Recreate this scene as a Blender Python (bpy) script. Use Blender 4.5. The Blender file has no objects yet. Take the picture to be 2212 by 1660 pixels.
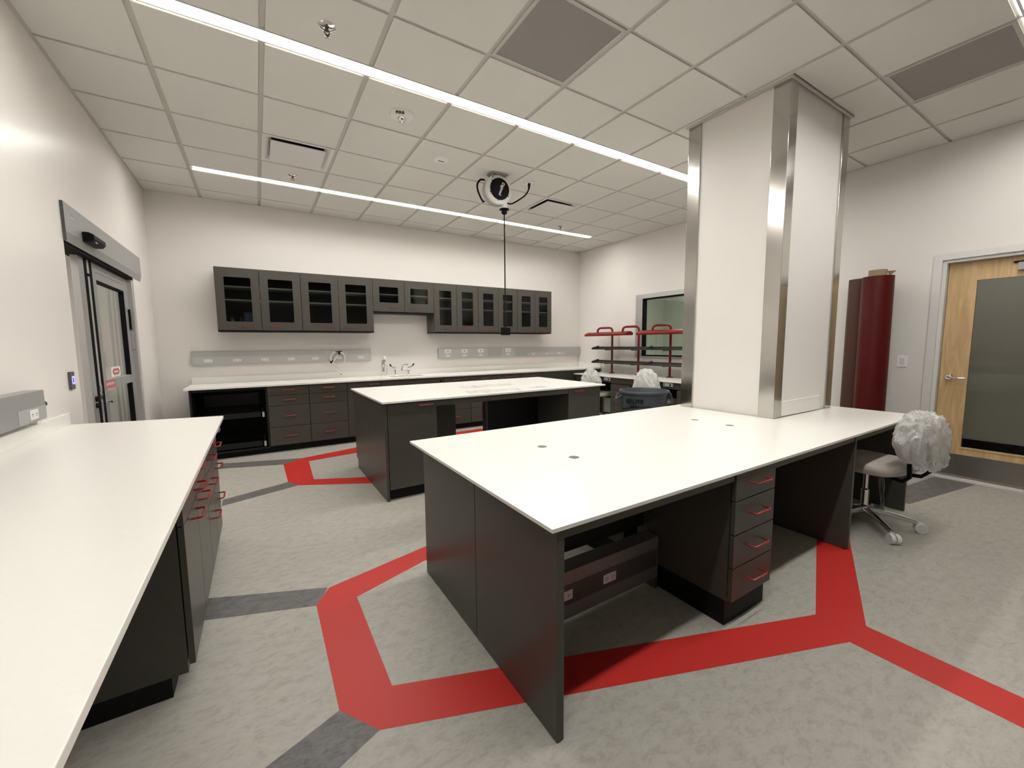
import bpy, bmesh, math, random
from mathutils import Vector, Matrix, noise
PI = math.pi
S = bpy.context.scene
COL = S.collection

# ------------------------------------------------------------------ camera
CX, CY, CZ = 0.4769, -3.0208, 1.325
yaw, pitch, roll = 0.55796, -0.09827, -0.0089
fw = Vector((math.sin(yaw)*math.cos(pitch), math.cos(yaw)*math.cos(pitch), math.sin(pitch)))
r0 = Vector((math.cos(yaw), -math.sin(yaw), 0)); u0 = r0.cross(fw)
rt = r0*math.cos(roll)+u0*math.sin(roll); up = -r0*math.sin(roll)+u0*math.cos(roll)
cd = bpy.data.cameras.new('camera'); cam = bpy.data.objects.new('camera', cd); COL.objects.link(cam)
M4 = Matrix((rt, up, -fw)).transposed().to_4x4(); M4.translation = (CX, CY, CZ)
cam.matrix_world = M4
cd.sensor_width = 36.0; cd.lens = 36.0*878.02/2212.0; cd.clip_start = 0.02
S.camera = cam
# ------------------------------------------------------------------ world, exposure
w = bpy.data.worlds.new('world'); S.world = w; w.use_nodes = True
w.node_tree.nodes['Background'].inputs[0].default_value = (0.9, 0.95, 1, 1)
w.node_tree.nodes['Background'].inputs[1].default_value = 0.02
vs = S.view_settings
vs.view_transform = 'Standard'; vs.look = 'None'; vs.gamma = 1; vs.use_curve_mapping = False
vs.exposure = 0.75
LAMP = 32.5      # radiance of the LED strip lenses

def area(name, loc, sx, sy, power, col=(1, .96, .9)):
    l = bpy.data.lights.new(name, 'AREA'); l.shape = 'RECTANGLE'; l.size = sx; l.size_y = sy
    l.energy = power; l.color = col
    o = bpy.data.objects.new(name, l); COL.objects.link(o); o.location = loc
    return o
area('corridor_fill', (-1.3, 1.4, 2.64), .6, 3.0, 30)            # added unseen light, brightens the corridor behind the sliding door
area('hallway_fill', (6.95, -2.3, 2.64), .5, 1.6, 7)            # unseen light added for the hallway behind the wooden door
area('office_fill', (7.6, 1.3, 2.9), .6, 2.0, 45)                # unseen light put in to brighten the room behind the window

# ------------------------------------------------------------------ materials
def srgb(r, g, b):
    f = lambda c: (c/255/12.92) if c/255 <= .04045 else ((c/255+.055)/1.055)**2.4
    return (f(r), f(g), f(b), 1)
def mat(name, col, rough=.5, metal=0.0, spec=.5, noise_amt=0.0, scale=20, bump=0.0, emit=None, estr=0, coat=0.0):
    m = bpy.data.materials.new(name); m.use_nodes = True
    nt = m.node_tree; b = nt.nodes['Principled BSDF']
    if len(col) == 3: col = (*col, 1)
    b.inputs['Base Color'].default_value = col
    b.inputs['Roughness'].default_value = rough; b.inputs['Metallic'].default_value = metal
    b.inputs['Specular IOR Level'].default_value = spec
    b.inputs['Coat Weight'].default_value = coat
    if emit:
        b.inputs['Emission Color'].default_value = (*emit[:3], 1); b.inputs['Emission Strength'].default_value = estr
    if noise_amt or bump:
        tc = nt.nodes.new('ShaderNodeTexCoord'); nz = nt.nodes.new('ShaderNodeTexNoise')
        nz.inputs['Scale'].default_value = scale; nz.inputs['Detail'].default_value = 6
        nt.links.new(tc.outputs['Object'], nz.inputs['Vector'])
        if noise_amt:
            mx = nt.nodes.new('ShaderNodeMix'); mx.data_type = 'RGBA'
            k = noise_amt
            mx.inputs['A'].default_value = tuple(max(0, c*(1-k)) for c in col[:3])+(1,)
            mx.inputs['B'].default_value = tuple(min(1, c*(1+k)) for c in col[:3])+(1,)
            nt.links.new(nz.outputs['Fac'], mx.inputs['Factor']); nt.links.new(mx.outputs['Result'], b.inputs['Base Color'])
        if bump:
            bp = nt.nodes.new('ShaderNodeBump'); bp.inputs['Strength'].default_value = bump; bp.inputs['Distance'].default_value = .002
            nt.links.new(nz.outputs['Fac'], bp.inputs['Height']); nt.links.new(bp.outputs['Normal'], b.inputs['Normal'])
    return m
def lino(name, base, dark, light):
    m = bpy.data.materials.new(name); m.use_nodes = True; nt = m.node_tree; b = nt.nodes['Principled BSDF']
    b.inputs['Roughness'].default_value = .42; b.inputs['Specular IOR Level'].default_value = .35
    tc = nt.nodes.new('ShaderNodeTexCoord'); mp = nt.nodes.new('ShaderNodeMapping')
    mp.inputs['Rotation'].default_value = (0, 0, .5); mp.inputs['Scale'].default_value = (1, 1.9, 1)
    nt.links.new(tc.outputs['Object'], mp.inputs['Vector'])
    n1 = nt.nodes.new('ShaderNodeTexNoise'); n1.inputs['Scale'].default_value = 15; n1.inputs['Detail'].default_value = 10; n1.inputs['Roughness'].default_value = .68; n1.inputs['Distortion'].default_value = .6
    n2 = nt.nodes.new('ShaderNodeTexNoise'); n2.inputs['Scale'].default_value = 55; n2.inputs['Detail'].default_value = 6
    for n in (n1, n2): nt.links.new(mp.outputs['Vector'], n.inputs['Vector'])
    cr = nt.nodes.new('ShaderNodeValToRGB'); e = cr.color_ramp.elements
    e[0].position = .36; e[0].color = dark; e[1].position = .62; e[1].color = light
    x = cr.color_ramp.elements.new(.48); x.color = base
    ad = nt.nodes.new('ShaderNodeMath'); ad.operation = 'MULTIPLY_ADD'; ad.inputs[1].default_value = .35; ad.inputs[2].default_value = -.175
    nt.links.new(n2.outputs['Fac'], ad.inputs[0])
    ad2 = nt.nodes.new('ShaderNodeMath'); ad2.operation = 'ADD'
    nt.links.new(ad.outputs[0], ad2.inputs[0]); nt.links.new(n1.outputs['Fac'], ad2.inputs[1])
    nt.links.new(ad2.outputs[0], cr.inputs['Fac']); nt.links.new(cr.outputs['Color'], b.inputs['Base Color'])
    return m
def schlick(nt, k=1.0):
    # reflectance of a thin pane, the same from both of its faces
    lw = nt.nodes.new('ShaderNodeLayerWeight'); lw.inputs['Blend'].default_value = .5
    p = nt.nodes.new('ShaderNodeMath'); p.operation = 'POWER'; p.inputs[1].default_value = 5
    a = nt.nodes.new('ShaderNodeMath'); a.operation = 'MULTIPLY_ADD'; a.inputs[1].default_value = .9*k; a.inputs[2].default_value = .045*k
    nt.links.new(lw.outputs['Facing'], p.inputs[0]); nt.links.new(p.outputs[0], a.inputs[0]); return a
def glass_mat(name, tint, refl=1.0, rough=0.0):
    m = bpy.data.materials.new(name); m.use_nodes = True; nt = m.node_tree; nt.nodes.clear()
    out = nt.nodes.new('ShaderNodeOutputMaterial'); t = nt.nodes.new('ShaderNodeBsdfTransparent'); g = nt.nodes.new('ShaderNodeBsdfGlossy')
    g.inputs['Roughness'].default_value = rough; t.inputs['Color'].default_value = (*tint, 1)
    mul = schlick(nt, refl)
    mx = nt.nodes.new('ShaderNodeMixShader'); nt.links.new(mul.outputs[0], mx.inputs[0]); nt.links.new(t.outputs[0], mx.inputs[1]); nt.links.new(g.outputs[0], mx.inputs[2])
    nt.links.new(mx.outputs[0], out.inputs[0]); return m
def film_mat(name, col, clear, rough=.25, refl=.8):
    m = bpy.data.materials.new(name); m.use_nodes = True; nt = m.node_tree; nt.nodes.clear()
    out = nt.nodes.new('ShaderNodeOutputMaterial'); t = nt.nodes.new('ShaderNodeBsdfTransparent')
    d = nt.nodes.new('ShaderNodeBsdfDiffuse'); d.inputs[0].default_value = (*col, 1)
    tl = nt.nodes.new('ShaderNodeBsdfTranslucent'); tl.inputs[0].default_value = (*col, 1)
    g = nt.nodes.new('ShaderNodeBsdfGlossy'); g.inputs['Roughness'].default_value = rough
    a = nt.nodes.new('ShaderNodeMixShader'); a.inputs[0].default_value = .4; nt.links.new(d.outputs[0], a.inputs[1]); nt.links.new(tl.outputs[0], a.inputs[2])
    b = nt.nodes.new('ShaderNodeMixShader'); b.inputs[0].default_value = clear; nt.links.new(a.outputs[0], b.inputs[1]); nt.links.new(t.outputs[0], b.inputs[2])
    fr = schlick(nt, refl)
    c = nt.nodes.new('ShaderNodeMixShader'); nt.links.new(fr.outputs[0], c.inputs[0]); nt.links.new(b.outputs[0], c.inputs[1]); nt.links.new(g.outputs[0], c.inputs[2])
    nt.links.new(c.outputs[0], out.inputs[0]); return m
def wood(name):
    m = bpy.data.materials.new(name); m.use_nodes = True; nt = m.node_tree; b = nt.nodes['Principled BSDF']
    b.inputs['Roughness'].default_value = .4
    tc = nt.nodes.new('ShaderNodeTexCoord'); mp = nt.nodes.new('ShaderNodeMapping'); mp.inputs['Scale'].default_value = (6, 10, 1.2)
    nt.links.new(tc.outputs['Object'], mp.inputs['Vector'])
    n = nt.nodes.new('ShaderNodeTexNoise'); n.inputs['Scale'].default_value = 2.2; n.inputs['Detail'].default_value = 7; n.inputs['Distortion'].default_value = 1.2
    nt.links.new(mp.outputs['Vector'], n.inputs['Vector'])
    cr = nt.nodes.new('ShaderNodeValToRGB'); e = cr.color_ramp.elements
    e[0].position = .3; e[0].color = (.52, .34, .16, 1); e[1].position = .7; e[1].color = (.70, .50, .27, 1)
    nt.links.new(n.outputs['Fac'], cr.inputs['Fac']); nt.links.new(cr.outputs['Color'], b.inputs['Base Color']); return m
def mesh_metal(name):
    # perforated return grille: tiny dark holes in a grey painted sheet
    m = bpy.data.materials.new(name); m.use_nodes = True; nt = m.node_tree; b = nt.nodes['Principled BSDF']
    b.inputs['Roughness'].default_value = .55
    tc = nt.nodes.new('ShaderNodeTexCoord'); v = nt.nodes.new('ShaderNodeTexVoronoi'); v.inputs['Scale'].default_value = 190; v.inputs['Randomness'].default_value = 0
    nt.links.new(tc.outputs['Object'], v.inputs['Vector'])
    cr = nt.nodes.new('ShaderNodeValToRGB'); e = cr.color_ramp.elements
    e[0].position = .36; e[0].color = (.11, .105, .097, 1); e[1].position = .46; e[1].color = (.36, .345, .325, 1)
    nt.links.new(v.outputs['Distance'], cr.inputs['Fac']); nt.links.new(cr.outputs['Color'], b.inputs['Base Color']); return m

m_wall = mat('wall_paint', (.80, .765, .73), .5, spec=.35)
m_lwall = mat('wall_paint_satin', (.80, .765, .73), .3, spec=.45)
m_tile = mat('ceiling_tile', (.715, .705, .665), .9, spec=.1, noise_amt=.03, scale=220, bump=.25)
m_tee = mat('ceiling_tee', (.55, .53, .49), .6, spec=.2)
m_lino = lino('linoleum_grey', (.380, .365, .322, 1), (.33, .315, .275, 1), (.415, .402, .362, 1))
m_linor = mat('linoleum_red', (.50, .027, .022), .42, spec=.35, noise_amt=.06, scale=60)
m_linod = lino('linoleum_charcoal', (.125, .12, .115, 1), (.095, .09, .087, 1), (.16, .155, .15, 1))
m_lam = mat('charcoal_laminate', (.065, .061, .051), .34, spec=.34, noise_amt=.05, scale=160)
m_lamd = mat('charcoal_laminate_shaded', (.015, .0145, .013), .5, spec=.18, noise_amt=.05, scale=160)  # laminate darkened further, painting in the shade of insides and knee spaces
m_kick = mat('black_kick', (.008, .0077, .0073), .5, spec=.15, noise_amt=.1, scale=60)
m_top = mat('white_worktop', (.86, .845, .80), .26, spec=.5, noise_amt=.025, scale=90)
m_red = mat('red_enamel', (.25, .016, .016), .3, spec=.5, noise_amt=.05, scale=80)
m_redd = mat('red_lamp_enamel', (.20, .010, .007), .34, spec=.3, noise_amt=.05, scale=50)
m_alu = mat('aluminium', (.56, .56, .55), .42, metal=.6, noise_amt=.05, scale=40)
m_alug = mat('satin_grey_aluminium', (.36, .36, .355), .4, metal=.35, noise_amt=.05, scale=30)
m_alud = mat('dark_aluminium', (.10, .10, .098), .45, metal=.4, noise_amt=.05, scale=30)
m_race = mat('raceway_grey', (.46, .46, .445), .4, metal=.25, noise_amt=.04, scale=60)
m_raceL = mat('raceway_cover_light', (.54, .54, .525), .42, metal=.25, noise_amt=.04, scale=60)
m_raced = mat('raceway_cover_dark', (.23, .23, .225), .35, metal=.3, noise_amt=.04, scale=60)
m_steel = mat('stainless_steel', (.56, .54, .51), .17, metal=1.0, noise_amt=.06, scale=14)
m_kplate = mat('brushed_kick_plate', (.30, .28, .26), .36, metal=1.0, noise_amt=.06, scale=24)
m_chrome = mat('chrome', (.72, .72, .72), .07, metal=1.0, noise_amt=.02, scale=30)
m_black = mat('black_plastic', (.005, .005, .005), .45, spec=.12, noise_amt=.1, scale=40)
m_rub = mat('black_gasket', (.004, .004, .004), .7, spec=.08, noise_amt=.1, scale=40)
m_white = mat('white_plastic', (.80, .79, .76), .35, noise_amt=.02, scale=40)
m_offw = mat('white_powder_coat', (.72, .71, .69), .45, noise_amt=.02, scale=40)
m_slot = mat('socket_slot', (.10, .10, .10), .5, noise_amt=.05, scale=40)
m_glass = glass_mat('clear_glass', (.93, .95, .93))
m_wglass = glass_mat('window_glass', (.86, .90, .86), 1.3)
m_cglass = glass_mat('cabinet_glass', (.62, .63, .62), .5)
m_wood = wood('maple_veneer')
m_core = mat('cardboard', (.33, .25, .16), .8, noise_amt=.12, scale=50)
m_brown = mat('brown_backing', (.075, .026, .014), .6, noise_amt=.1, scale=40)
m_roll = mat('red_linoleum_roll', (.085, .0022, .002), .42, spec=.35, noise_amt=.08, scale=30)
m_bin = mat('slate_blue_plastic', (.062, .072, .083), .48, noise_amt=.12, scale=60)
m_binin = mat('slate_plastic_inside', (.06, .068, .08), .6, noise_amt=.5, scale=38)
m_bag = film_mat('white_bag_film', (.90, .90, .86), .06)
m_clear = film_mat('clear_bag_film', (.86, .86, .84), .42, .16, 1.3)
m_liner = film_mat('smoky_liner_film', (.25, .25, .26), .35, .25)
m_seat = mat('beige_vinyl', (.40, .375, .33), .38, noise_amt=.04, scale=60)
m_emit = mat('led_lens', (.9, .9, .9), .5, emit=(1.0, .975, .92), estr=LAMP)
m_emit2 = mat('tee_gap_glow', (.9, .9, .9), .5, emit=(1.0, .955, .87), estr=2.5)  # emissive stand-in for light leaking past the ceiling tees
m_blue = mat('blue_button_glow', (.2, .2, .9), .4, emit=(.22, .22, 1.0), estr=1.6)
m_grille = mesh_metal('perforated_grille')
m_text = mat('white_print', (.85, .85, .84), .5, noise_amt=.02, scale=50)
m_redtext = mat('red_print', (.10, .006, .006), .5, noise_amt=.02, scale=50)
m_pink = mat('faded_red_sticker', (.50, .16, .15), .5, noise_amt=.04, scale=50)
m_darkp = mat('dark_print', (.004, .004, .005), .5, noise_amt=.02, scale=50)
m_brass = mat('bronze_fitting', (.16, .09, .05), .35, metal=.8, noise_amt=.1, scale=60)
m_bluep = mat('blue_canister_plastic', (.12, .15, .34), .35, noise_amt=.06, scale=50)
m_hall = mat('hallway_paint', (.46, .45, .41), .6, noise_amt=.02, scale=20)
m_office = mat('sage_grey_paint', (.36, .375, .325), .6, noise_amt=.02, scale=20)
m_brownb = mat('brown_bottle_plastic', (.06, .04, .035), .3, noise_amt=.1, scale=40)

def smooth_path(P, n=5):
    P = [Vector(p) for p in P]; out = []
    for i in range(len(P)-1):
        a, b, c, d = P[max(i-1, 0)], P[i], P[i+1], P[min(i+2, len(P)-1)]
        for k in range(n):
            t = k/n; out.append(.5*((2*b)+(c-a)*t+(2*a-5*b+4*c-d)*t*t+(3*b-a-3*c+d)*t**3))
    return out+[P[-1]]
# ------------------------------------------------------------------ mesh builder
class MB:
    def __init__(self, T=None):
        self.v = []; self.f = []; self.m = []; self.T = T
    def add(self, vs, fs, m=0):
        b = len(self.v)
        self.v += [tuple(self.T(*p)) if self.T else tuple(p) for p in vs]
        for f in fs: self.f.append([b+i for i in f]); self.m.append(m)
        return self
    def box(self, x0, x1, y0, y1, z0, z1, m=0):
        return self.add([(x, y, z) for x in (x0, x1) for y in (y0, y1) for z in (z0, z1)],
            [(0,1,3,2), (4,6,7,5), (0,4,5,1), (2,3,7,6), (0,2,6,4), (1,5,7,3)], m)
    def prism(self, poly, ax, a0, a1, m=0):
        # polygon in the two other axes (cyclic order), extruded along ax
        P = {'x': lambda a, p: (a, p[0], p[1]), 'y': lambda a, p: (p[0], a, p[1]), 'z': lambda a, p: (p[0], p[1], a)}[ax]
        n = len(poly)
        return self.add([P(a0, p) for p in poly]+[P(a1, p) for p in poly],
            [tuple(range(n)), tuple(range(2*n-1, n-1, -1))]+[(i, (i+1) % n, n+(i+1) % n, n+i) for i in range(n)], m)
    def plate(self, outer, holes, ax, a0, a1, m=0, mh=None):
        bm = bmesh.new(); es = []; loops = [outer]+holes
        for L in loops:
            vs = [bm.verts.new((p[0], p[1], 0)) for p in L]
            es += [bm.edges.new((vs[i], vs[(i+1) % len(vs)])) for i in range(len(vs))]
        bmesh.ops.triangle_fill(bm, use_beauty=True, use_dissolve=False, edges=es)
        bm.verts.index_update()
        P = {'x': lambda a, p: (a, p[0], p[1]), 'y': lambda a, p: (p[0], a, p[1]), 'z': lambda a, p: (p[0], p[1], a)}[ax]
        pts = [(v.co.x, v.co.y) for v in bm.verts]; tris = [[v.index for v in f.verts] for f in bm.faces]
        bm.free(); n = len(pts)
        self.add([P(a0, p) for p in pts]+[P(a1, p) for p in pts], tris+[[i+n for i in reversed(t)] for t in tris], m)
        for k, L in enumerate(loops):
            c = len(L)
            self.add([P(a0, p) for p in L]+[P(a1, p) for p in L], [(i, (i+1) % c, c+(i+1) % c, c+i) for i in range(c)], m if (k == 0 or mh is None) else mh)
        return self
    def tube(self, pts, r, seg=8, m=0, closed=False, cap=True):
        pts = [Vector(p) for p in pts]; n = len(pts); vs = []; fs = []; prev = None
        for i, p in enumerate(pts):
            if closed: d = pts[(i+1) % n]-pts[i-1]
            else: d = pts[min(i+1, n-1)]-pts[max(i-1, 0)]
            d.normalize()
            if prev is None:
                a = Vector((0, 0, 1)) if abs(d.z) < .9 else Vector((1, 0, 0)); prev = d.cross(a).normalized()
            prev = (prev-d*prev.dot(d)).normalized(); q = d.cross(prev)
            rr = r[i] if isinstance(r, (list, tuple)) else r
            vs += [tuple(p+(prev*math.cos(2*PI*k/seg)+q*math.sin(2*PI*k/seg))*rr) for k in range(seg)]
        for i in range(n if closed else n-1):
            j = (i+1) % n
            for k in range(seg): fs.append((i*seg+k, i*seg+(k+1) % seg, j*seg+(k+1) % seg, j*seg+k))
        if cap and not closed: fs += [tuple(range(seg-1, -1, -1)), tuple((n-1)*seg+k for k in range(seg))]
        return self.add(vs, fs, m)
    def cyl(self, p0, p1, r0, r1=None, seg=20, m=0):
        return self.tube([p0, p1], [r0, r0 if r1 is None else r1], seg, m)
    def lathe(self, prof, c=(0, 0, 0), ax='z', seg=28, m=0):
        # profile of (radius, height); closed ends when radius is 0
        vs = []; fs = []
        for r, h in prof:
            for k in range(seg):
                a, b = r*math.cos(2*PI*k/seg), r*math.sin(2*PI*k/seg)
                q = {'z': (a, b, h), 'y': (a, h, b), 'x': (h, a, b)}[ax]
                vs.append((c[0]+q[0], c[1]+q[1], c[2]+q[2]))
        for i in range(len(prof)-1):
            for k in range(seg): fs.append((i*seg+k, i*seg+(k+1) % seg, (i+1)*seg+(k+1) % seg, (i+1)*seg+k))
        return self.add(vs, fs, m)
    def build(self, name, mats, parent=None, bevel=0.0, smooth=False, local=False):
        me = bpy.data.meshes.new(name)
        off = Vector((0, 0, 0))
        if parent is not None and not local:
            r = parent
            while r.parent: r = r.parent
            off = r.location.copy()
        me.from_pydata([Vector(v)-off for v in self.v], [], self.f)
        for k in (mats if isinstance(mats, (list, tuple)) else [mats]): me.materials.append(k)
        me.polygons.foreach_set('material_index', self.m)
        bm = bmesh.new(); bm.from_mesh(me); bmesh.ops.recalc_face_normals(bm, faces=bm.faces); bm.to_mesh(me); bm.free()
        me.update()
        if smooth:
            me.polygons.foreach_set('use_smooth', [True]*len(me.polygons))
            try: me.set_sharp_from_angle(angle=math.radians(38))
            except Exception: pass
        o = bpy.data.objects.new(name, me); COL.objects.link(o)
        if parent is not None: o.parent = parent
        if bevel:
            b = o.modifiers.new('bevel', 'BEVEL'); b.width = bevel; b.segments = 2; b.limit_method = 'ANGLE'; b.angle_limit = math.radians(50)
        return o
def B(x0, x1, y0, y1, z0, z1): return MB().box(x0, x1, y0, y1, z0, z1)
def tag(o, label, cat, group=None):
    o['label'] = label; o['category'] = cat
    if group: o['group'] = group
    return o
def thing(name, label, cat, loc, group=None, rz=0):
    o = bpy.data.objects.new(name, None); o.empty_display_size = .05; COL.objects.link(o)
    o.location = loc; o.rotation_euler = (0, 0, rz)
    return tag(o, label, cat, group)
def struct(o): o['kind'] = 'structure'; return o
def dup(root, loc, rz, label, group=None):
    r = root.copy(); COL.objects.link(r); r.location = loc; r.rotation_euler = (0, 0, rz); r['label'] = label
    if group: r['group'] = group
    for ch in list(root.children):
        c = ch.copy(); COL.objects.link(c); c.parent = r
        for g in list(ch.children):
            d = g.copy(); COL.objects.link(d); d.parent = c
    return r
def rrect(x0, x1, y0, y1, r=.012, n=3):
    P = []
    for cx, cy, a in ((x1-r, y1-r, 0), (x0+r, y1-r, 90), (x0+r, y0+r, 180), (x1-r, y0+r, 270)):
        for k in range(n+1):
            t = math.radians(a+90*k/n); P.append((cx+r*math.cos(t), cy+r*math.sin(t)))
    return P
def rect(x0, x1, y0, y1): return [(x0, y0), (x1, y0), (x1, y1), (x0, y1)]
def circle(cx, cy, r, n=28): return [(cx+r*math.cos(2*PI*k/n), cy+r*math.sin(2*PI*k/n)) for k in range(n)]
def letters(name, txt, size, m, parent, O, U, V, depth=.001, shear=0.0, wid=1.0, bold=0.0):
    """printed lettering as a thin raised mesh; O centre, U reading direction, V up direction (world or root-local)"""
    c = bpy.data.curves.new(name, 'FONT'); c.body = txt; c.size = size; c.align_x = 'CENTER'; c.align_y = 'CENTER'; c.extrude = depth; c.shear = shear; c.offset = bold
    t = bpy.data.objects.new(name, c); COL.objects.link(t)
    dg = bpy.context.evaluated_depsgraph_get(); me = bpy.data.meshes.new_from_object(t.evaluated_get(dg))
    bpy.data.objects.remove(t); bpy.data.curves.remove(c)
    U = Vector(U).normalized(); V = Vector(V).normalized(); N = U.cross(V)
    off = Vector((0, 0, 0)); r = parent
    while r.parent: r = r.parent
    off = r.location
    for v in me.vertices: v.co = Vector(O)+U*v.co.x*wid+V*v.co.y+N*v.co.z-off
    me.materials.clear(); me.materials.append(m); me.name = name
    o = bpy.data.objects.new(name, me); COL.objects.link(o); o.parent = parent
    return o

# ================================================================== SETTING
G = .6096
H = 3.143; XL = -.54; YB = 3.375; XR = 6.02; XR2 = 6.10; YN = -3.75
# ---- floor with its inlaid bands
f = MB().box(XL, XR2, YN, YB, -.12, 0)
def inlay(polys, m, h=.0006):
    for P in polys: f.prism(P, 'z', -.0, h, m)
OUT = [(1.327+.6, -.543+.151), (.735, -.69), (.657, -.82), (.653, -1.53), (.758, -1.686), (2.621, -2.385), (2.808, -2.385), (3.95, -1.93)]
INN = [(1.268+.6, -.709+.215), (.847, -.859), (.846, -1.525), (2.706, -2.222), (3.75, -1.82)]
inlay([[OUT[0], OUT[1], INN[1], INN[0]], [OUT[1], OUT[2], OUT[3], OUT[4], INN[2], INN[1]],
       [OUT[4], OUT[5], OUT[6], INN[3], INN[2]], [OUT[6], OUT[7], INN[4], INN[3]],
       [(2.621, -2.385), (2.628, YN), (2.815, YN), (2.808, -2.385)]], 1)
inlay([[(1.501, 2.464), (.865, 2.292), (.906, 2.104), (1.501, 2.19)], [(.865, 2.292), (.652, 2.12), (.657, 1.417), (.736, 1.257), (.88, 1.369), (.906, 2.104)],
       [(.736, 1.257), (1.75, .70), (1.75, .95), (.88, 1.369)], [(1.501, 2.464), (3.4, 2.60), (3.4, 2.40), (1.501, 2.19)]], 1)
inlay([[(.73, -.683), (.10, -.41), (.10, -.62), (.66, -.825)], [(.758, -1.686), (.653, -1.53), (-.5, -1.98), (-.5, -2.24)],
       [(.865, 2.292), (.652, 2.12), (.05, 2.33), (.05, 2.56)], [(.658, 1.417), (.736, 1.257), (.15, 1.04), (.15, 1.21)],
       [(6.0, -1.93), (6.0, -2.20), (4.9, -2.02), (4.9, -1.80)]], 2, .0005)
struct(f.build('floor', [m_lino, m_linor, m_linod]))
# ---- walls
wl = MB().plate(rect(YN-.12, YB+.12, 0, H+.2), [rect(.80, 2.545, .0005, 2.03)], 'x', XL-.12, XL)
struct(wl.build('wall_left', m_lwall))
struct(B(XL, XR2+.12, YB, YB+.12, 0, H+.2).build('wall_back', m_wall))
wr = MB().plate(rect(.12, YB, 0, H+.2), [rect(.30, 1.85, 1.09, 2.115)], 'x', XR2, XR2+.12)
wr.plate(rect(YN, .12, 0, H+.2), [rect(-2.83, -1.85, .0005, 2.075)], 'x', XR, XR+.12)
struct(wr.build('wall_right', m_wall))
struct(B(XL, XR2, YN-.12, YN, 0, H+.2).build('wall_near', mat('fill_cutting_dark', (.13, .125, .115), .6, noise_amt=.03, scale=20)))  # unseen wall, coloured dark to cut fill light under the tables
# ---- suspended ceiling: tiles in a lowered grid
c = MB().plate(rect(XL, XR2, YN, YB), [rect(i*G+.014, (i+1)*G-.014, j*G+.014, (j+1)*G-.014) for i, j in ((1, 2), (6, 2))]+[rect(.03, 9*G-.03, y-.112, y-.024) for y in (0, 4*G, -4*G)], 'z', H+.010, H+.02, 1)
c.box(XL, XR2, YN, YB, H+.12, H+.17, 1)
skip = {(3, -2), (7, -4), (1, 2), (6, 2)}
strips = {0: (0, 9), 4: (0, 9), -4: (0, 9)}
for i in range(-1, 10):
    for j in range(-7, 6):
        if (i, j) in skip: continue
        x0, x1 = i*G+.017, (i+1)*G-.017; y0, y1 = j*G+.012, (j+1)*G-.012
        if j+1 in strips and 0 <= i < 9: y1 = (j+1)*G-.125
        x0 = max(x0, XL+.022); x1 = min(x1, (XR if j < 0 else XR2)-.022); y0 = max(y0, YN+.022); y1 = min(y1, YB-.022)
        if x1-x0 < .03 or y1-y0 < .03: continue
        # leave the column's footprint free
        if x1 > 3.69 and x0 < 4.70 and y1 > -1.54 and y0 < -.71:
            cut = []
            if x0 < 3.69: cut.append((x0, 3.69, y0, y1))
            if x1 > 4.70: cut.append((4.70, x1, y0, y1))
            a, b2 = max(x0, 3.69), min(x1, 4.70)
            if y0 < -1.54: cut.append((a, b2, y0, -1.54))
            if y1 > -.71: cut.append((a, b2, -.71, y1))
            for q in cut:
                if q[1]-q[0] > .01 and q[3]-q[2] > .01: c.box(*q, H, H+.011, 0)
        else: c.box(x0, x1, y0, y1, H, H+.011, 0)
# wall angle
for q in ((XL, XL+.02, YN, YB), (XL, XR2, YB-.02, YB), (XR2-.02, XR2, .12, YB), (XR-.02, XR, YN, .12)): c.box(*q, H+.001, H+.012, 1)
struct(c.build('ceiling', [m_tile, m_tee]))

# ---- sliding door in the left wall
d1 = bpy.data.objects.new('door_1', None); COL.objects.link(d1); d1.location = (XL, 1.6, 0); struct(d1)
X0, X1 = -.625, -.585
def lf(y0, y1, z0, z1, n='stile', m=m_alug, x0=X0, x1=X1, bev=.002): return B(x0, x1, y0, y1, z0, z1).build(n, m, d1, bev)
lf(1.20, 1.31, .01, 2.0, 'lock_stile'); lf(1.31, 1.375, .01, 2.0, 'gasket', m_rub, X0-.01, X1+.001)
lf(1.375, 1.425, .01, 2.0, 'meeting_stile', m_alu, X0-.01, X1); lf(1.425, 1.485, .01, 2.0, 'gasket', m_rub, X0-.01, X1+.001)
lf(1.375, 1.445, 1.87, 1.89, 'bracket', m_rub, X1-.006, X1+.006)
leaf = MB().plate(rect(1.485, 2.50, .01, 2.0), [rect(1.57, 2.345, .10, .985), rect(1.57, 2.345, 1.06, 1.865)], 'x', X0, X1)
lo = leaf.build('door_leaf', m_alug, d1, .002)
B(-.609, -.601, 1.565, 2.35, .095, 1.87).build('glass_pane', m_glass, lo)
MB().box(X0+.002, X1+.002, 2.335, 2.35, .10, .985).box(X0+.002, X1+.002, 2.335, 2.35, 1.06, 1.865).box(X0+.002, X1+.002, 1.57, 2.35, 1.85, 1.866).build('glazing_gasket', m_rub, lo)
MB().box(X1-.001, X1+.002, 1.56, 2.36, 1.925, 1.928).box(X1-.001, X1+.002, 1.52, 2.42, 1.96, 1.963).build('rail_groove', m_alud, lo)
st = MB().box(-.6005, -.599, 1.79, 2.05, 1.07, 1.155).prism([(1.81, 1.112), (1.84, 1.14), (2.0, 1.14), (2.03, 1.112), (2.0, 1.084), (1.84, 1.084)], 'x', -.599, -.5985, 1)
st.box(-.5985, -.598, 1.86, 1.98, 1.106, 1.118, 0); st.build('door_sticker', [m_text, m_pink], lo)
MB().box(X1, X1+.001, 1.52, 1.80, .985, 1.055).build('rail_sticker', m_pink, lo)
letters('sticker_text', 'IN EMERGENCY', .032, m_text, lo, (X1+.0012, 1.66, 1.022), (0, 1, 0), (0, 0, 1), .0003)
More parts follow.
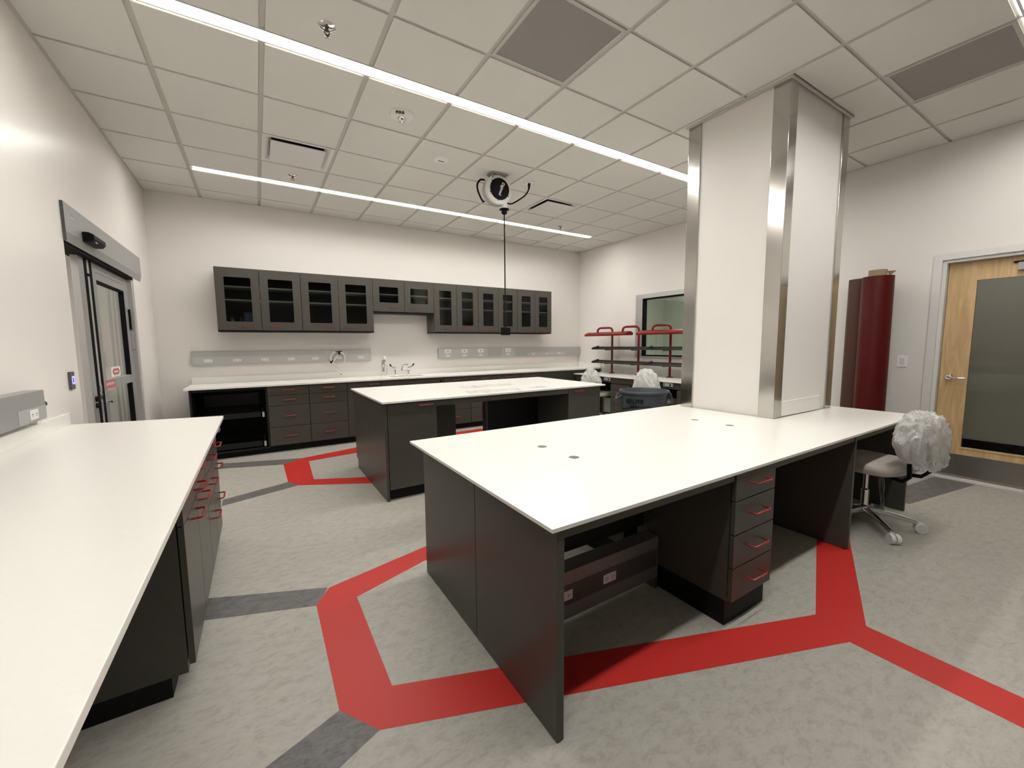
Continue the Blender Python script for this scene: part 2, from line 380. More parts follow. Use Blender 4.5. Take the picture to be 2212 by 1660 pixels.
MB().box(X1, X1+.012, 2.455, 2.485, 1.50, 1.70).box(X1, X1+.018, 2.462, 2.492, 1.30, 1.48, 1).box(X1+.012, X1+.02, 2.47, 2.485, 1.30, 1.31).build('hinge_plate', [m_rub, m_alu], lo)
lk = MB().lathe([(0, .012), (.020, .012), (.022, 0)], (X1, 1.262, .935), 'x', 18).box(X1+.012, X1+.018, 1.255, 1.269, .925, .947)
lk.lathe([(0, .014), (.018, .014), (.020, 0)], (X1, 1.262, .885), 'x', 18).box(X1+.012, X1+.024, 1.256, 1.268, .83, .885)
lk.build('lock_cylinder', m_kick, d1, smooth=True)
lk = MB().box(X1-.007, X1+.004, 1.38, 1.42, .98, 1.03, 0).box(X1-.007, X1+.006, 1.382, 1.418, .92, .96, 1).box(X1-.007, X1+.002, 1.38, 1.42, .80, .90, 0)
lk.build('latch', [m_alug, m_chrome], d1, .002)
MB().cyl((X1, 1.53, .885), (X1+.03, 1.53, .885), .010).cyl((X1+.03, 1.50, .885), (X1+.03, 1.60, .885), .009).build('lever', m_chrome, d1, smooth=True)
lf(2.50, 2.545, .0, 2.02, 'jamb', m_alu, -.655, -.548)
MB().box(-.655, -.545, .80, 2.545, 1.995, 2.03).build('track', m_rub, d1)
hd = MB().prism([(XL+.001, 2.02), (XL+.001, 2.268), (XL+.016, 2.268), (XL+.016, 2.08), (XL+.003, 2.02)], 'y', .80, 2.835)
hp = hd.build('header', m_alug, d1, .001)
MB().box(XL+.001, XL+.0165, .797, .80, 2.02, 2.268).build('header_end_cap', m_alud, hp)
MB().box(XL+.016, XL+.0175, .90, .96, 2.185, 2.215).box(XL+.0175, XL+.0185, .905, .955, 2.208, 2.211, 1).box(XL+.0175, XL+.0185, .905, .955, 2.198, 2.201, 1).build('header_switch', [m_alu, m_kick], hp)
sn = MB().prism([(XL+.016, 2.075), (XL+.016, 2.145), (XL+.05, 2.145), (XL+.078, 2.13), (XL+.078, 2.10), (XL+.06, 2.078)], 'y', 1.10, 1.37)
so = sn.build('motion_sensor', m_black, hp, .006)
B(XL+.05, XL+.072, 1.16, 1.20, 2.085, 2.0885).build('sensor_lens', m_white, so)
# corridor behind it (its walls)
struct(MB().box(-2.12, -2.0, -1, YB+1.5, -.02, 2.75).box(-2.0, XL-.12, -1, YB+1.5, 2.7, 2.8).box(-2.0, XL-.12, -1, YB+1.5, -.12, 0).box(-2.0, XL-.12, YB+1.5, YB+1.6, 0, 2.75).box(-2.0, XL-.12, -1.1, -1, 0, 2.75).build('wall_corridor', m_wall))
struct(MB().box(-1.255, -1.235, 4.85, 4.875, 0, 2.7).box(-1.205, -1.19, 4.85, 4.875, 0, 2.7).box(-1.165, -1.14, 4.84, 4.875, 0, 2.7).build('trim_2', m_alug))
struct(MB().box(-2.0, -1.985, 1.9, 1.97, 0, 2.12).box(-2.0, -1.985, 2.9, 2.97, 0, 2.12).box(-2.0, -1.985, 1.97, 2.9, 2.05, 2.12).box(-2.0, -1.99, 1.97, 2.9, 0, 2.05).build('trim_1', m_alu))

# ---- wooden door in the right wall
d2 = bpy.data.objects.new('door_2', None); COL.objects.link(d2); d2.location = (6.09, -2.35, 0); struct(d2)
fr = MB().plate([(-2.89, 0), (-2.89, 2.13), (-1.79, 2.13), (-1.79, 0), (-1.85, 0), (-1.85, 2.072), (-2.83, 2.072), (-2.83, 0)], [], 'x', 6.0, 6.021)
fr.plate([(-2.83, 0), (-2.83, 2.072), (-1.85, 2.072), (-1.85, 0), (-1.878, 0), (-1.878, 2.044), (-2.80, 2.044), (-2.80, 0)], [], 'x', 6.021, 6.13)
fr.build('door_frame', m_offw, d2, .003)
dl = MB().plate(rect(-2.797, -1.882, .03, 2.04), [rect(-2.60, -2.065, .31, 1.87)], 'x', 6.09, 6.13).build('door_leaf', m_wood, d2, .002)
B(6.107, 6.113, -2.605, -2.06, .305, 1.875).build('vision_glass', glass_mat('vision_glass', (.80, .80, .77), .25), dl)
MB().plate(rect(-2.612, -2.053, .298, 1.882), [rect(-2.598, -2.067, .312, 1.868)], 'x', 6.084, 6.0905).build('glazing_bead', m_wood, dl)
B(6.086, 6.09, -2.785, -1.892, .035, .238).build('kick_plate', m_kplate, dl)
B(6.02, 6.13, -2.80, -1.88, .001, .014).build('light_leak_strip', m_offw, d2)  # white strip stands in for light leaking under the door
hb = MB().lathe([(0, -.020), (.022, -.020), (.034, -.008), (.036, 0)], (6.09, -1.945, .975), 'x', 24)
hb.tube([(6.075, -1.945, .975), (6.045, -1.945, .975), (6.035, -1.955, .975), (6.032, -1.98, .972), (6.034, -2.03, .968), (6.04, -2.06, .966)], [.011, .011, .012, .011, .009, .008], 10)
hb.build('lever_handle', m_chrome, dl, smooth=True)
MB().box(6.05, 6.09, -2.60, -2.30, 1.92, 1.985).box(6.07, 6.09, -2.42, -2.27, 1.985, 2.0, 1).build('door_closer', [m_alug, m_kick], dl, .003)
struct(MB().box(7.8, 7.9, -5, 1.0-1.0, -.02, 2.8).box(6.14, 7.8, -5, 0, 2.7, 2.8).box(6.14, 7.8, -5, 0, -.12, 0).box(6.14, 7.8, -5.1, -5, 0, 2.7).box(6.2, 7.8, -.05, .02, 0, 2.7).build('wall_hallway', m_hall))
struct(B(7.785, 7.8, -5, -.05, 0, .115).build('baseboard_hallway', m_kick))

# ---- window in the right wall
w1 = MB().plate(rect(.28, 1.884, 1.06, 2.142), [rect(.34, 1.742, 1.10, 2.07)], 'x', 6.075, 6.101)
w1.plate(rect(.34, 1.742, 1.10, 2.07), [rect(.36, 1.722, 1.12, 2.05)], 'x', 6.085, 6.17, 1)
wo = struct(w1.build('window_1', [m_alu, m_rub], None, .002))
B(6.15, 6.158, .35, 1.73, 1.11, 2.06).build('glass_pane', m_wglass, wo)
struct(MB().box(8.9, 9.0, -.02, 3.6, -.02, 3.1).box(6.22, 8.9, .02, 3.6, 3.0, 3.1).box(6.22, 8.9, .02, 3.6, -.12, 0).box(6.22, 8.9, 3.5, 3.6, 0, 3.0).box(6.22, 8.9, .02, .03, 0, 3.0).build('wall_office', m_office))

# ================================================================== LIGHTS, CEILING FIXTURES
def strip(y, label):
    x0, x1 = 0.02, 9*G-.02
    t = thing('ceiling_light', label, 'ceiling light', ((x0+x1)/2, y-.065, H), 'recessed ceiling light strips')
    MB().box(x0, x1, y-.122, y-.112, H-.002, H+.012).box(x0, x1, y-.024, y-.012, H-.004, H+.012).box(x0-.012, x0, y-.122, y-.012, H-.002, H+.012).box(x1, x1+.012, y-.122, y-.012, H-.002, H+.012).build('trim_rail', m_offw, t)
    xm = 4.5*G
    B(x0+.012, xm-.004, y-.111, y-.025, H+.012, H+.018).build('lens', m_emit, t)
    B(xm+.004, x1-.012, y-.111, y-.025, H+.012, H+.018).build('lens', m_emit, t)
    MB().box(x0+.010, x1-.010, y-.1135, y-.1115, H+.003, H+.019).box(x0+.010, x1-.010, y-.0245, y-.0225, H+.003, H+.019).box(x0+.010, x0+.012, y-.1115, y-.0245, H+.003, H+.019).box(x1-.012, x1-.010, y-.1115, y-.0245, H+.003, H+.019).box(xm-.003, xm+.003, y-.1115, y-.0245, H+.011, H+.019).build('reflector', m_offw, t)
    e = MB()
    for i in range(9): e.box(i*G+.02, (i+1)*G-.02, y-.009, y-.003, H+.001, H+.006)
    e.build('gap_glow', m_emit2, t)  # glowing line put in for light leaking between tile and tee
strip(0.0, 'long ceiling light strip crossing the picture above the cord reel and column')
strip(4*G, 'far ceiling light strip close to the wall of glass-door cabinets')
strip(-4*G, 'ceiling light strip cut off at the upper right corner, beside a grey grille')
def grille(i, j, label):
    x0, x1, y0, y1 = i*G+.012, (i+1)*G-.012, j*G+.012, (j+1)*G-.012
    if j == -4: pass
    t = thing('ceiling_vent', label, 'air vent', ((x0+x1)/2, (y0+y1)/2, H), 'grey return grilles')
    MB().plate(rect(x0, x1, y0, y1), [rect(x0+.022, x1-.022, y0+.022, y1-.022)], 'z', H+.001, H+.012).build('vent_frame', m_tee, t, .003)
    B(x0+.02, x1-.02, y0+.02, y1-.02, H+.004, H+.011).build('perforated_panel', m_grille, t)
grille(3, -2, 'square grey perforated ceiling grille above the long light strip')
grille(7, -4, 'grey perforated ceiling grille at the upper right, right of the column')
def diffuser(i, j, label):
    x0, x1, y0, y1 = i*G+.012, (i+1)*G-.012, j*G+.012, (j+1)*G-.012
    t = thing('air_diffuser', label, 'air vent', ((x0+x1)/2, (y0+y1)/2, H), 'white plaque ceiling diffusers')
    pl = MB(); a = .075
    def ring(q0, z0, q1, z1, m):
        P = [(x0+q0, y0+q0, z0), (x1-q0, y0+q0, z0), (x1-q0, y1-q0, z0), (x0+q0, y1-q0, z0), (x0+q1, y0+q1, z1), (x1-q1, y0+q1, z1), (x1-q1, y1-q1, z1), (x0+q1, y1-q1, z1)]
        pl.add(P, [(k, (k+1) % 4, 4+(k+1) % 4, 4+k) for k in range(4)], m)
    ring(0, H+.001, .03, H+.001, 0); ring(.03, H+.001, a, H+.030, 0); ring(a, H+.030, a+.05, H+.032, 1); ring(a+.05, H+.032, .25, H+.033, 1); ring(0, H+.001, 0, H+.009, 0)
    pl.build('diffuser_cone', [m_offw, m_black], t)
    b = .068
    B(x0+b, x1-b, y0+b, y1-b, H-.012, H-.004).build('plaque', m_offw, t, .002)
    for px, py in ((x0+.2, y0+.2), (x1-.2, y0+.2), (x1-.2, y1-.2), (x0+.2, y1-.2)): MB().cyl((px, py, H-.004), (px, py, H+.03), .008).build('standoff', m_alud, t)
diffuser(1, 2, 'square white ceiling diffuser left of the cord reel, near the far light strip')
diffuser(6, 2, 'square white ceiling diffuser right of the cord reel')
def sprinkler(x, y, label):
    t = thing('fire_sprinkler', label, 'sprinkler', (x, y, H), 'chrome ceiling sprinklers')
    MB().lathe([(0, -.010), (.018, -.012), (.036, -.008), (.048, -.001), (.048, .0)], (x, y, H), seg=24).build('escutcheon', m_chrome, t, smooth=True)
    MB().cyl((x, y, H-.01), (x, y, H-.025), .010).tube([(x-.010, y, H-.02), (x-.014, y, H-.035), (x, y, H-.05)], .0035, 6).tube([(x+.010, y, H-.02), (x+.014, y, H-.035), (x, y, H-.05)], .0035, 6).build('sprinkler_body', m_alud, t, smooth=True)
    MB().lathe([(0, -.052), (.013, -.052), (.016, -.055), (0, -.056)], (x, y, H), seg=14).build('deflector', m_chrome, t)
sprinkler(.925, -.335, 'chrome sprinkler head at top of picture, nearest the camera above the long light')
sprinkler(.912, 2.09, 'small sprinkler head just before the far light strip, below the left diffuser')
sprinkler(4.60, 2.12, 'small sprinkler head just before the right end of the far light strip')
# fire strobe and small round detector
t = thing('fire_strobe', 'round white ceiling fire strobe lettered FIRE with small silver dome', 'fire alarm', (1.56, .33, H))
MB().lathe([(0, -.030), (.045, -.030), (.055, -.026), (.080, -.018), (.092, -.008), (.094, 0)], (1.56, .33, H), seg=36).build('housing', m_white, t, smooth=True)
MB().lathe([(0, -.068), (.012, -.066), (.024, -.056), (.030, -.040), (.031, -.029)], (1.555, .325, H), seg=20).build('strobe_dome', m_chrome, t, smooth=True)
letters('lettering', 'FIRE', .036, m_redtext, t, (1.527, .268, H-.0225), (.93, -.36, 0), (-.35, -.91, .22), .0015, bold=.0012)
t = thing('smoke_detector', 'small flat round white ceiling detector between strobe and cord reel', 'detector', (2.135, .925, H))
MB().lathe([(.050, -.006), (.070, -.006), (.078, 0)], (2.135, .925, H), seg=30).lathe([(0, -.010), (.040, -.010), (.050, -.006)], (2.135, .925, H), seg=30).build('housing', m_white, t, smooth=True)
MB().box(2.105, 2.165, .917, .933, H-.0115, H-.0095).build('detector_slot', m_slot, t)

# ---- cord reel
R0 = Vector((2.785, .93, 0)); RC = Vector((2.785, .93, H-.165))
ang = math.atan2(CX-2.785, -(CY-.93))
t = thing('cord_reel', 'white round retractable cord reel with black lettered face on the ceiling', 'cord reel', (2.785, .93, H))
AX = Vector((.10, -.995, 0)).normalized(); AX = Vector((-.06, -.998, -.0)).normalized(); SD = Vector((-AX.y, AX.x, 0))
def rl(a, s, z): q = RC+AX*a+SD*s; return (q.x, q.y, q.z+z)
def disc(mb, prof, seg=40, m=0):
    vs = []; fs = []
    for r, a in prof:
        for k in range(seg): vs.append(rl(a, r*math.cos(2*PI*k/seg), r*math.sin(2*PI*k/seg)))
    for i in range(len(prof)-1):
        for k in range(seg): fs.append((i*seg+k, i*seg+(k+1) % seg, (i+1)*seg+(k+1) % seg, (i+1)*seg+k))
    return mb.add(vs, fs, m)
MB(lambda x, y, z: rl(y, x, z)).box(-.10, .10, -.06, .06, .150, .163).box(-.075, .075, -.055, -.045, .05, .155).box(-.085, -.075, -.05, .05, .10, .155).build('mounting_bracket', m_alug, t, .002)
disc(MB(), [(0, -.095), (.135, -.095), (.150, -.08), (.152, -.016), (.140, -.008)]).build('rear_drum', m_race, t, smooth=True)
disc(MB(), [(.11, -.008), (.150, -.008), (.156, .008), (.150, .03), (.128, .04), (.10, .042)]).build('front_rim', m_white, t, smooth=True)
fc = disc(MB(), [(.112, .03), (.112, .05), (.104, .062), (0, .064)]).build('face_cover', m_black, t, smooth=True)
for a in (140, 200, 260, 330):
    a = math.radians(a); MB().tube([rl(.046, .106*math.cos(a), .106*math.sin(a)), rl(.046, .124*math.cos(a), .124*math.sin(a))], .004, 6).build('cover_clip', m_black, t)
ud = (SD*.34+Vector((0, 0, .94)))
letters('lettering', 'Digimed', .043, m_text, fc, Vector(rl(.066, .012, -.005)), -ud, -AX.cross(ud), .0008, bold=.0010)
MB().tube(smooth_path([rl(-.05, -.13, .10), rl(-.06, -.175, .10), rl(-.06, -.215, .045), rl(-.06, -.205, -.03), rl(-.055, -.165, -.11), rl(-.05, -.14, -.13)]), .010, 8).build('rear_cord_loop', m_black, t, smooth=True)
gx, gy, _ = rl(0, .075, 0)
MB().cyl((gx, gy, H-.285), (gx, gy, H-.345), .034, .03).build('cord_guide', m_white, t, smooth=True)
MB().lathe([(0, -.338), (.052, -.350), (.055, -.358), (.028, -.362), (.032, -.395), (.018, -.405), (0, -.405)], (gx, gy, H), seg=18).build('cord_stop', m_black, t, smooth=True)
MB().cyl((gx, gy, H-.27), (gx, gy, 1.515), .0068, seg=10).build('hanging_cord', m_black, t, smooth=True)
ob = MB().box(gx-.047, gx+.047, gy-.03, gy+.03, 1.425, 1.512).cyl((gx, gy, 1.512), (gx, gy, 1.54), .016, .010).build('outlet_box', m_black, t, .006)
MB().box(gx+.047, gx+.049, gy-.02, gy+.02, 1.44, 1.497).build('outlet_face', m_slot, ob)
sx, sy = 3.205, .945
ca, ce = Vector(rl(.0, .10, -.115)), Vector((sx, sy, H-.06))
MB().tube(smooth_path([ca, ca.lerp(ce, .22)+Vector((0, 0, -.045)), ca.lerp(ce, .55)+Vector((0, 0, -.055)), ca.lerp(ce, .86)+Vector((0, 0, -.045)), ce]), .008, 8).build('feed_cord', m_black, t, smooth=True)
MB().cyl((sx-.005, sy, H-.075), (sx, sy, H-.012), .009, .016, 12).build('plug', m_black, t, smooth=True)
t = thing('ceiling_receptacle', 'white ceiling outlet plate where the reel cord plugs in', 'outlet', (sx, sy, H))
B(sx-.04, sx+.04, sy-.06, sy+.06, H-.006, H).build('cover_plate', m_white, t, .002)
MB().lathe([(0, -.010), (.020, -.010), (.022, -.006)], (sx, sy, H), seg=18).build('socket', m_offw, t)

# ================================================================== COLUMN
t = thing('column', 'square white column with stainless corner guards rising through the front island', 'column', (4.195, -1.12, 0))
a0, a1, b0, b1 = 3.715, 4.675, -1.505, -.745
B(a0, a1, b0, b1, 0.0, H+.01).build('shaft', m_wall, t)
gw = .10; th = .012
for (x, sx_) in ((a0, 1), (a1, -1)):
    for (y, sy_) in ((b0, 1), (b1, -1)):
        xo, yo = x-sx_*th, y-sy_*th
        MB().prism([(xo, yo), (x+sx_*gw, yo), (x+sx_*gw, y), (x, y), (x, y+sy_*gw), (xo, y+sy_*gw)], 'z', .002, H-.012).build('corner_guard', m_steel, t, .002)
B(a0+gw+.004, 4.47, b0-.014, b0, .757, .872).build('backsplash', m_top, t, .001)
MB().box(a0-.03, a1+.03, b0-.03, b0-.012, H-.012, H-.001).box(a0-.03, a0-.012, b0-.012, b1+.012, H-.012, H-.001).box(a0-.03, a1+.03, b1+.012, b1+.03, H-.012, H-.001).box(a1+.012, a1+.03, b0-.012, b1+.012, H-.012, H-.001).build('ceiling_collar', m_tee, t)

# ================================================================== CABINETS
def frame(O, U, D):
    O = Vector(O); U = Vector(U); D = Vector(D)
    return lambda u, d, z: (O.x+U.x*u+D.x*d, O.y+U.y*u+D.y*d, z)
def pull(mb, uc, z, wd=.128, out=.036, r=.0048):
    a, b = uc-wd/2, uc+wd/2; k = .010
    return mb.tube([(a, 0, z), (a, -out+k, z), (a+.003, -out+.003, z), (a+k, -out, z), (b-k, -out, z), (b-.003, -out+.003, z), (b, -out+k, z), (b, 0, z)], r, 8)
def cabinet(label, O, U, D, wd, depth, fronts, z0=.10, z1=.836, group=None, toe=.09, name='base_cabinet', cat='cabinet', toe_d=.06, open_=False):
    """front plane at d=0; fronts are (kind, u0, u1, z0, z1, handle_u or None, handle_z)"""
    T = frame(O, U, D); c = T(wd/2, depth/2, 0)
    t = thing(name, label, cat, (c[0], c[1], 0), group)
    if open_:
        s = .019
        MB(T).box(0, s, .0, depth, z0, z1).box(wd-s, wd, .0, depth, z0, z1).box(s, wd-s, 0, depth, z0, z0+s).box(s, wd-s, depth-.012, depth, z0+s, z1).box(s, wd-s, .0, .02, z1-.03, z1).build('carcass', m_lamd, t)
    else:
        MB(T).box(.001, wd-.001, .024, depth, z0+.004, z1).build('carcass', m_lam, t)
    MB(T).box(.001, wd-.001, toe_d, depth-.01, 0, z0+.004).build('toe_kick', m_kick, t)
    for kind, ua, ub, za, zb, hu, hz in fronts:
        g = .0027
        fo = MB(T).box(ua+g, ub-g, 0, .020, za+g, zb-g).build(kind, m_lam, t, .0012)
        if hu is not None: pull(MB(T), hu, hz).build('handle', m_red, fo, smooth=True)
    return t, T
def drawers(wd, zs, frac=.5, hz=None):
    out = []
    for k in range(len(zs)-1):
        za, zb = zs[k+1], zs[k]
        out.append(('drawer', 0, wd, za, zb, wd*frac, za+(zb-za)*(.56 if zb-za < .2 else .52)))
    return out
K = .857
# ---- back wall run (fronts at y=2.742)
YF = 2.742; GB = 'base cabinets along the back wall'
UX, UD = (1, 0, 0), (0, 1, 0)
zs4 = [.835, .716, .588, .317, .088]
t, T = cabinet('open black cabinet with two roll-out shelves, left end of the back counter', (-.204, YF, 0), UX, UD, .755, .62, [], open_=True, group=GB, z0=.07)
for z in (.455, .075+.02):
    sh = MB(T).box(.05, .69, .02, .56, z, z+.012).box(.05, .69, .02, .034, z, z+.075).box(.05, .064, .02, .56, z, z+.075).box(.676, .69, .02, .56, z, z+.075).build('roll_out_shelf', m_lamd, t)
    MB(T).box(.695, .705, .015, .54, z+.005, z+.05).box(.69, .712, .008, .02, z+.01, z+.07).build('slide_rail', m_alu, sh)
MB(T).box(.08, .66, .585, .606, .56, .71).build('rear_panel', m_lam, t)
cabinet('dark grey four-drawer cabinet directly right of the open black cabinet', (.551, YF, 0), UX, UD, .458, .62, drawers(.458, zs4), group=GB, z0=.08)
cabinet('dark grey four-drawer cabinet left of the tall-door cabinet beside the sink', (1.010, YF, 0), UX, UD, .459, .62, drawers(.459, zs4), group=GB, z0=.08)
cabinet('dark grey cabinet with one tall door and top handle, immediately left of the sink', (1.470, YF, 0), UX, UD, .461, .62, [('door', 0, .461, .088, .835, .355, .79)], group=GB, z0=.08)
ts, T = cabinet('dark grey sink cabinet with plain handleless front under the chrome faucet', (1.932, YF, 0), UX, UD, .917, .62, [('front_panel', 0, .917, .70, .835, None, 0), ('door', 0, .458, .088, .70, .40, .66), ('door', .459, .917, .088, .70, .52, .66)], group=GB, z0=.08, z1=.66)
MB(T).lathe([(0, -.006), (.018, -.006), (.02, 0)], (.875, 0, .775), 'y', 16).build('key_switch', m_black, ts)
cabinet('dark grey drawer cabinet immediately right of the sink on the back wall', (2.850, YF, 0), UX, UD, .455, .62, drawers(.455, zs4, .45), group=GB, z0=.08)
cabinet('second dark grey drawer cabinet right of the sink, behind the far island', (3.306, YF, 0), UX, UD, .470, .62, drawers(.470, zs4, .5), group=GB, z0=.08)
cabinet('third dark grey drawer cabinet right of the sink, behind the far island', (3.777, YF, 0), UX, UD, .463, .62, drawers(.463, zs4), group=GB, z0=.08)
cabinet('fourth dark grey drawer cabinet right of the sink, behind the far island', (4.241, YF, 0), UX, UD, .459, .62, drawers(.459, zs4), group=GB, z0=.08)
cabinet('plain dark grey corner cabinet where the back counter meets the red-shelf bench', (4.701, YF, 0), UX, UD, 1.39, .62, [('front_panel', 0, 1.39, .088, .835, None, 0)], group=GB, z0=.08)
# ---- back worktop with sink cut-out
t = thing('worktop', 'long white back counter with raised backsplash and inset sink', 'counter', (2.9, 3.05, K-.02))
MB().plate(rect(-.245, XR2-.002, 2.71, YB-.002), [rrect(2.12, 2.62, 2.93, 3.20, .03)], 'z', K-.020, K).build('top_slab', m_top, t, .002)
MB().box(-.235, XR2-.002, YB-.022, YB-.002, K, K+.085).box(XR2-.022, XR2-.002, 2.72, YB-.022, K, K+.085).build('backsplash', m_top, t, .0015)
t = thing('sink', 'undermounted stainless sink basin below the wing-handle faucet', 'sink', (2.37, 3.06, K-.2))
MB().add([(2.12, 2.93, K-.021), (2.62, 2.93, K-.021), (2.62, 3.20, K-.021), (2.12, 3.20, K-.021), (2.14, 2.95, K-.18), (2.60, 2.95, K-.18), (2.60, 3.18, K-.18), (2.14, 3.18, K-.18)],
    [(0, 1, 5, 4), (1, 2, 6, 5), (2, 3, 7, 6), (3, 0, 4, 7), (4, 5, 6, 7)]).build('basin', mat('satin_basin_steel', (.40, .39, .37), .4, .7, noise_amt=.05, scale=30), t)
MB().lathe([(0, .001), (.03, .002), (.04, .006)], (2.37, 3.06, K-.18), seg=20).build('drain', m_chrome, t)
# faucet
fx0, fx1, fy = 2.272, 2.482, 3.275
t = thing('faucet', 'chrome bridge faucet with curved spout and black-tipped wing handles', 'faucet', ((fx0+fx1)/2, fy, K))
fb = MB()
for x in (fx0, fx1): fb.lathe([(.024, 0), (.022, .006), (.012, .012), (.012, .05), (.018, .06), (.018, .085), (.012, .095), (.009, .125), (0, .128)], (x, fy, K), seg=18)
fb.cyl((fx0, fy, K+.072), (fx1, fy, K+.072), .010)
fb.build('faucet_body', m_chrome, t, smooth=True)
xm = (fx0+fx1)/2
MB().tube([(xm, fy, K+.072), (xm, fy-.005, K+.10), (xm+.012, fy-.03, K+.145), (xm+.03, fy-.07, K+.170), (xm+.055, fy-.11, K+.165), (xm+.07, fy-.13, K+.145)], [.015, .013, .011, .010, .010, .011], 12).build('spout', m_chrome, t, smooth=True)
for s, x in ((-1, fx0), (1, fx1)):
    h = MB().tube([(x, fy, K+.122), (x+s*.035, fy-.01, K+.125), (x+s*.065, fy-.02, K+.145)], [.006, .007, .008], 8).build('wing_handle', m_chrome, t, smooth=True)
    MB().tube([(x+s*.065, fy-.02, K+.145), (x+s*.085, fy-.026, K+.175)], [.011, .010], 10).build('handle_tip', m_black, h, smooth=True)
t = thing('drench_hose', 'chrome eyewash spray post with hose, left of the faucet', 'eyewash', (2.09, 3.27, K))
MB().lathe([(.032, 0), (.030, .006), (.018, .012), (.020, .06), (.024, .065), (.024, .17), (.018, .18)], (2.09, 3.27, K), seg=20).build('post', m_chrome, t, smooth=True)
MB().tube([(2.09, 3.27, K+.17), (2.095, 3.265, K+.215), (2.11, 3.25, K+.245)], [.020, .026, .018], 12).build('spray_grip', m_alug, t, smooth=True)
MB().lathe([(0, .30), (.012, .295), (.022, .28), (.024, .262), (.016, .245)], (2.112, 3.25, K), seg=18).build('spray_cap', m_white, t, smooth=True)
MB().tube([(2.10, 3.25, K+.20), (2.135, 3.235, K+.16), (2.14, 3.235, K+.08), (2.135, 3.24, K+.03)], .006, 8).build('hose', m_alu, t, smooth=True)
MB().lathe([(0, .010), (.014, .009), (.016, 0)], (2.09, 3.27, K+.10), seg=12).build('collar', m_black, t)

# ---- wall cabinets
YU = 3.04
def wallcab(label, x0, x1, z0, name='wall_cabinet', zs=(2.055, 1.895), items=None):
    zt = 2.277; s = .019; zb = z0-.002
    t = thing(name, label, 'cabinet', ((x0+x1)/2, 3.2, zb), 'glass-door wall cabinets')
    MB().box(x0, x0+s, YU+.024, YB-.001, zb, zt).box(x1-s, x1, YU+.024, YB-.001, zb, zt).box(x0+s, x1-s, YU+.024, YB-.001, zt-s, zt).box(x0+s, x1-s, YU+.024, YB-.001, zb, zb+s+.01).box(x0+s, x1-s, YB-.012, YB-.001, zb+s+.01, zt-s).build('carcass', m_lam, t)
    B(x0, x1, YU+.010, YB-.001, zb-.017, zb-.0005).build('bottom_rail', m_kick, t)
    MB().box(x0+s, x1-s, YB-.020, YB-.0125, zb+s+.011, zt-s-.001).box(x0+s+.0005, x0+s+.004, YU+.03, YB-.021, zb+.03, zt-s-.001).box(x1-s-.004, x1-s-.0005, YU+.03, YB-.021, zb+.03, zt-s-.001).build('shade_lining', m_lamd, t)  # added sheets that paint the shade inside the cabinet
    for z in zs: B(x0+s+.006, x1-s-.006, YU+.035, YB-.022, z-.010, z+.008).build('shelf', mat_shelf, t)
    xm = (x0+x1)/2; g = .0028
    for (a, b, hu) in ((x0, xm, xm-.145), (xm, x1, xm+.145)):
        bz = .105 if z0 < 1.7 else .130
        do = MB().plate(rect(a+g, b-g, z0, zt-.001), [rrect(a+.092, b-.092, z0+bz, zt-.112)], 'y', YU, YU+.020).build('door', m_lam, t, .0012)
        B(a+.085, b-.085, YU+.009, YU+.013, z0+bz-.008, zt-.104).build('glass_pane', m_cglass, do)
        pull(MB(lambda u, d, z: (u, YU+d, z)), hu, z0+.042 if z0 < 1.7 else z0+.06, .13, .034, .0042).build('handle', m_redd, do, smooth=True)
    return t
mat_shelf = mat('grey_shelf_edge', (.42, .41, .385), .5, noise_amt=.05, scale=60)
xs = [.092, 1.010, 1.926, 2.845, 3.618, 4.383, 5.135]
wallcab('tall glass-door wall cabinet at the left end, bottles and blue canister inside', xs[0], xs[1]-.003, 1.524)
wallcab('tall glass-door wall cabinet between the bottle cabinet and the short one', xs[1], xs[2], 1.524)
wallcab('short two-door glass wall cabinet above the sink', xs[2], xs[3], 1.812, zs=(2.062,))
wallcab('tall narrow glass-door wall cabinet right beside the short sink cabinet', xs[3], xs[4]-.003, 1.524)
wallcab('narrow glass-door wall cabinet behind the hanging cord outlet', xs[4], xs[5]-.003, 1.524)
wallcab('narrow glass-door wall cabinet at the right end of the row', xs[5], xs[6], 1.524)
zi = 1.549
t = thing('steel_bottle', 'small steel bottle behind the leftmost cabinet glass', 'bottle', (.235, 3.16, zi))
MB().lathe([(0, 0), (.034, 0), (.036, .01), (.036, .085), (.030, .10), (.034, .105), (.034, .12), (.014, .14)], (.235, 3.16, zi), seg=20).build('bottle_body', m_steel, t, smooth=True)
MB().cyl((.235, 3.16, zi+.14), (.235, 3.16, zi+.18), .010).tube([(.235, 3.16, zi+.18), (.25, 3.13, zi+.19), (.262, 3.11, zi+.185)], .006).build('pump_top', m_kick, t, smooth=True)
t = thing('dark_bottle', 'small dark bottle between steel bottle and blue canister in the leftmost cabinet', 'bottle', (.33, 3.18, zi))
MB().lathe([(0, 0), (.026, 0), (.028, .01), (.028, .09), (.012, .12), (.012, .15), (0, .15)], (.33, 3.18, zi), seg=18).build('bottle_body', m_brownb, t, smooth=True)
MB().lathe([(.016, .15), (.018, .155), (.016, .18), (0, .182)], (.33, 3.18, zi), seg=16).build('bottle_cap', m_black, t, smooth=True)
t = thing('blue_canister', 'blue cylindrical canister behind the leftmost cabinet glass', 'canister', (.425, 3.19, zi))
MB().lathe([(0, 0), (.062, 0), (.064, .008), (.064, .185)], (.425, 3.19, zi), seg=28).build('canister_body', m_bluep, t, smooth=True)
MB().lathe([(.066, .185), (.067, .20), (.060, .205), (0, .206)], (.425, 3.19, zi), seg=28).build('canister_lid', mat('slate_lid', (.05, .06, .10), .4, noise_amt=.05, scale=40), t, smooth=True)

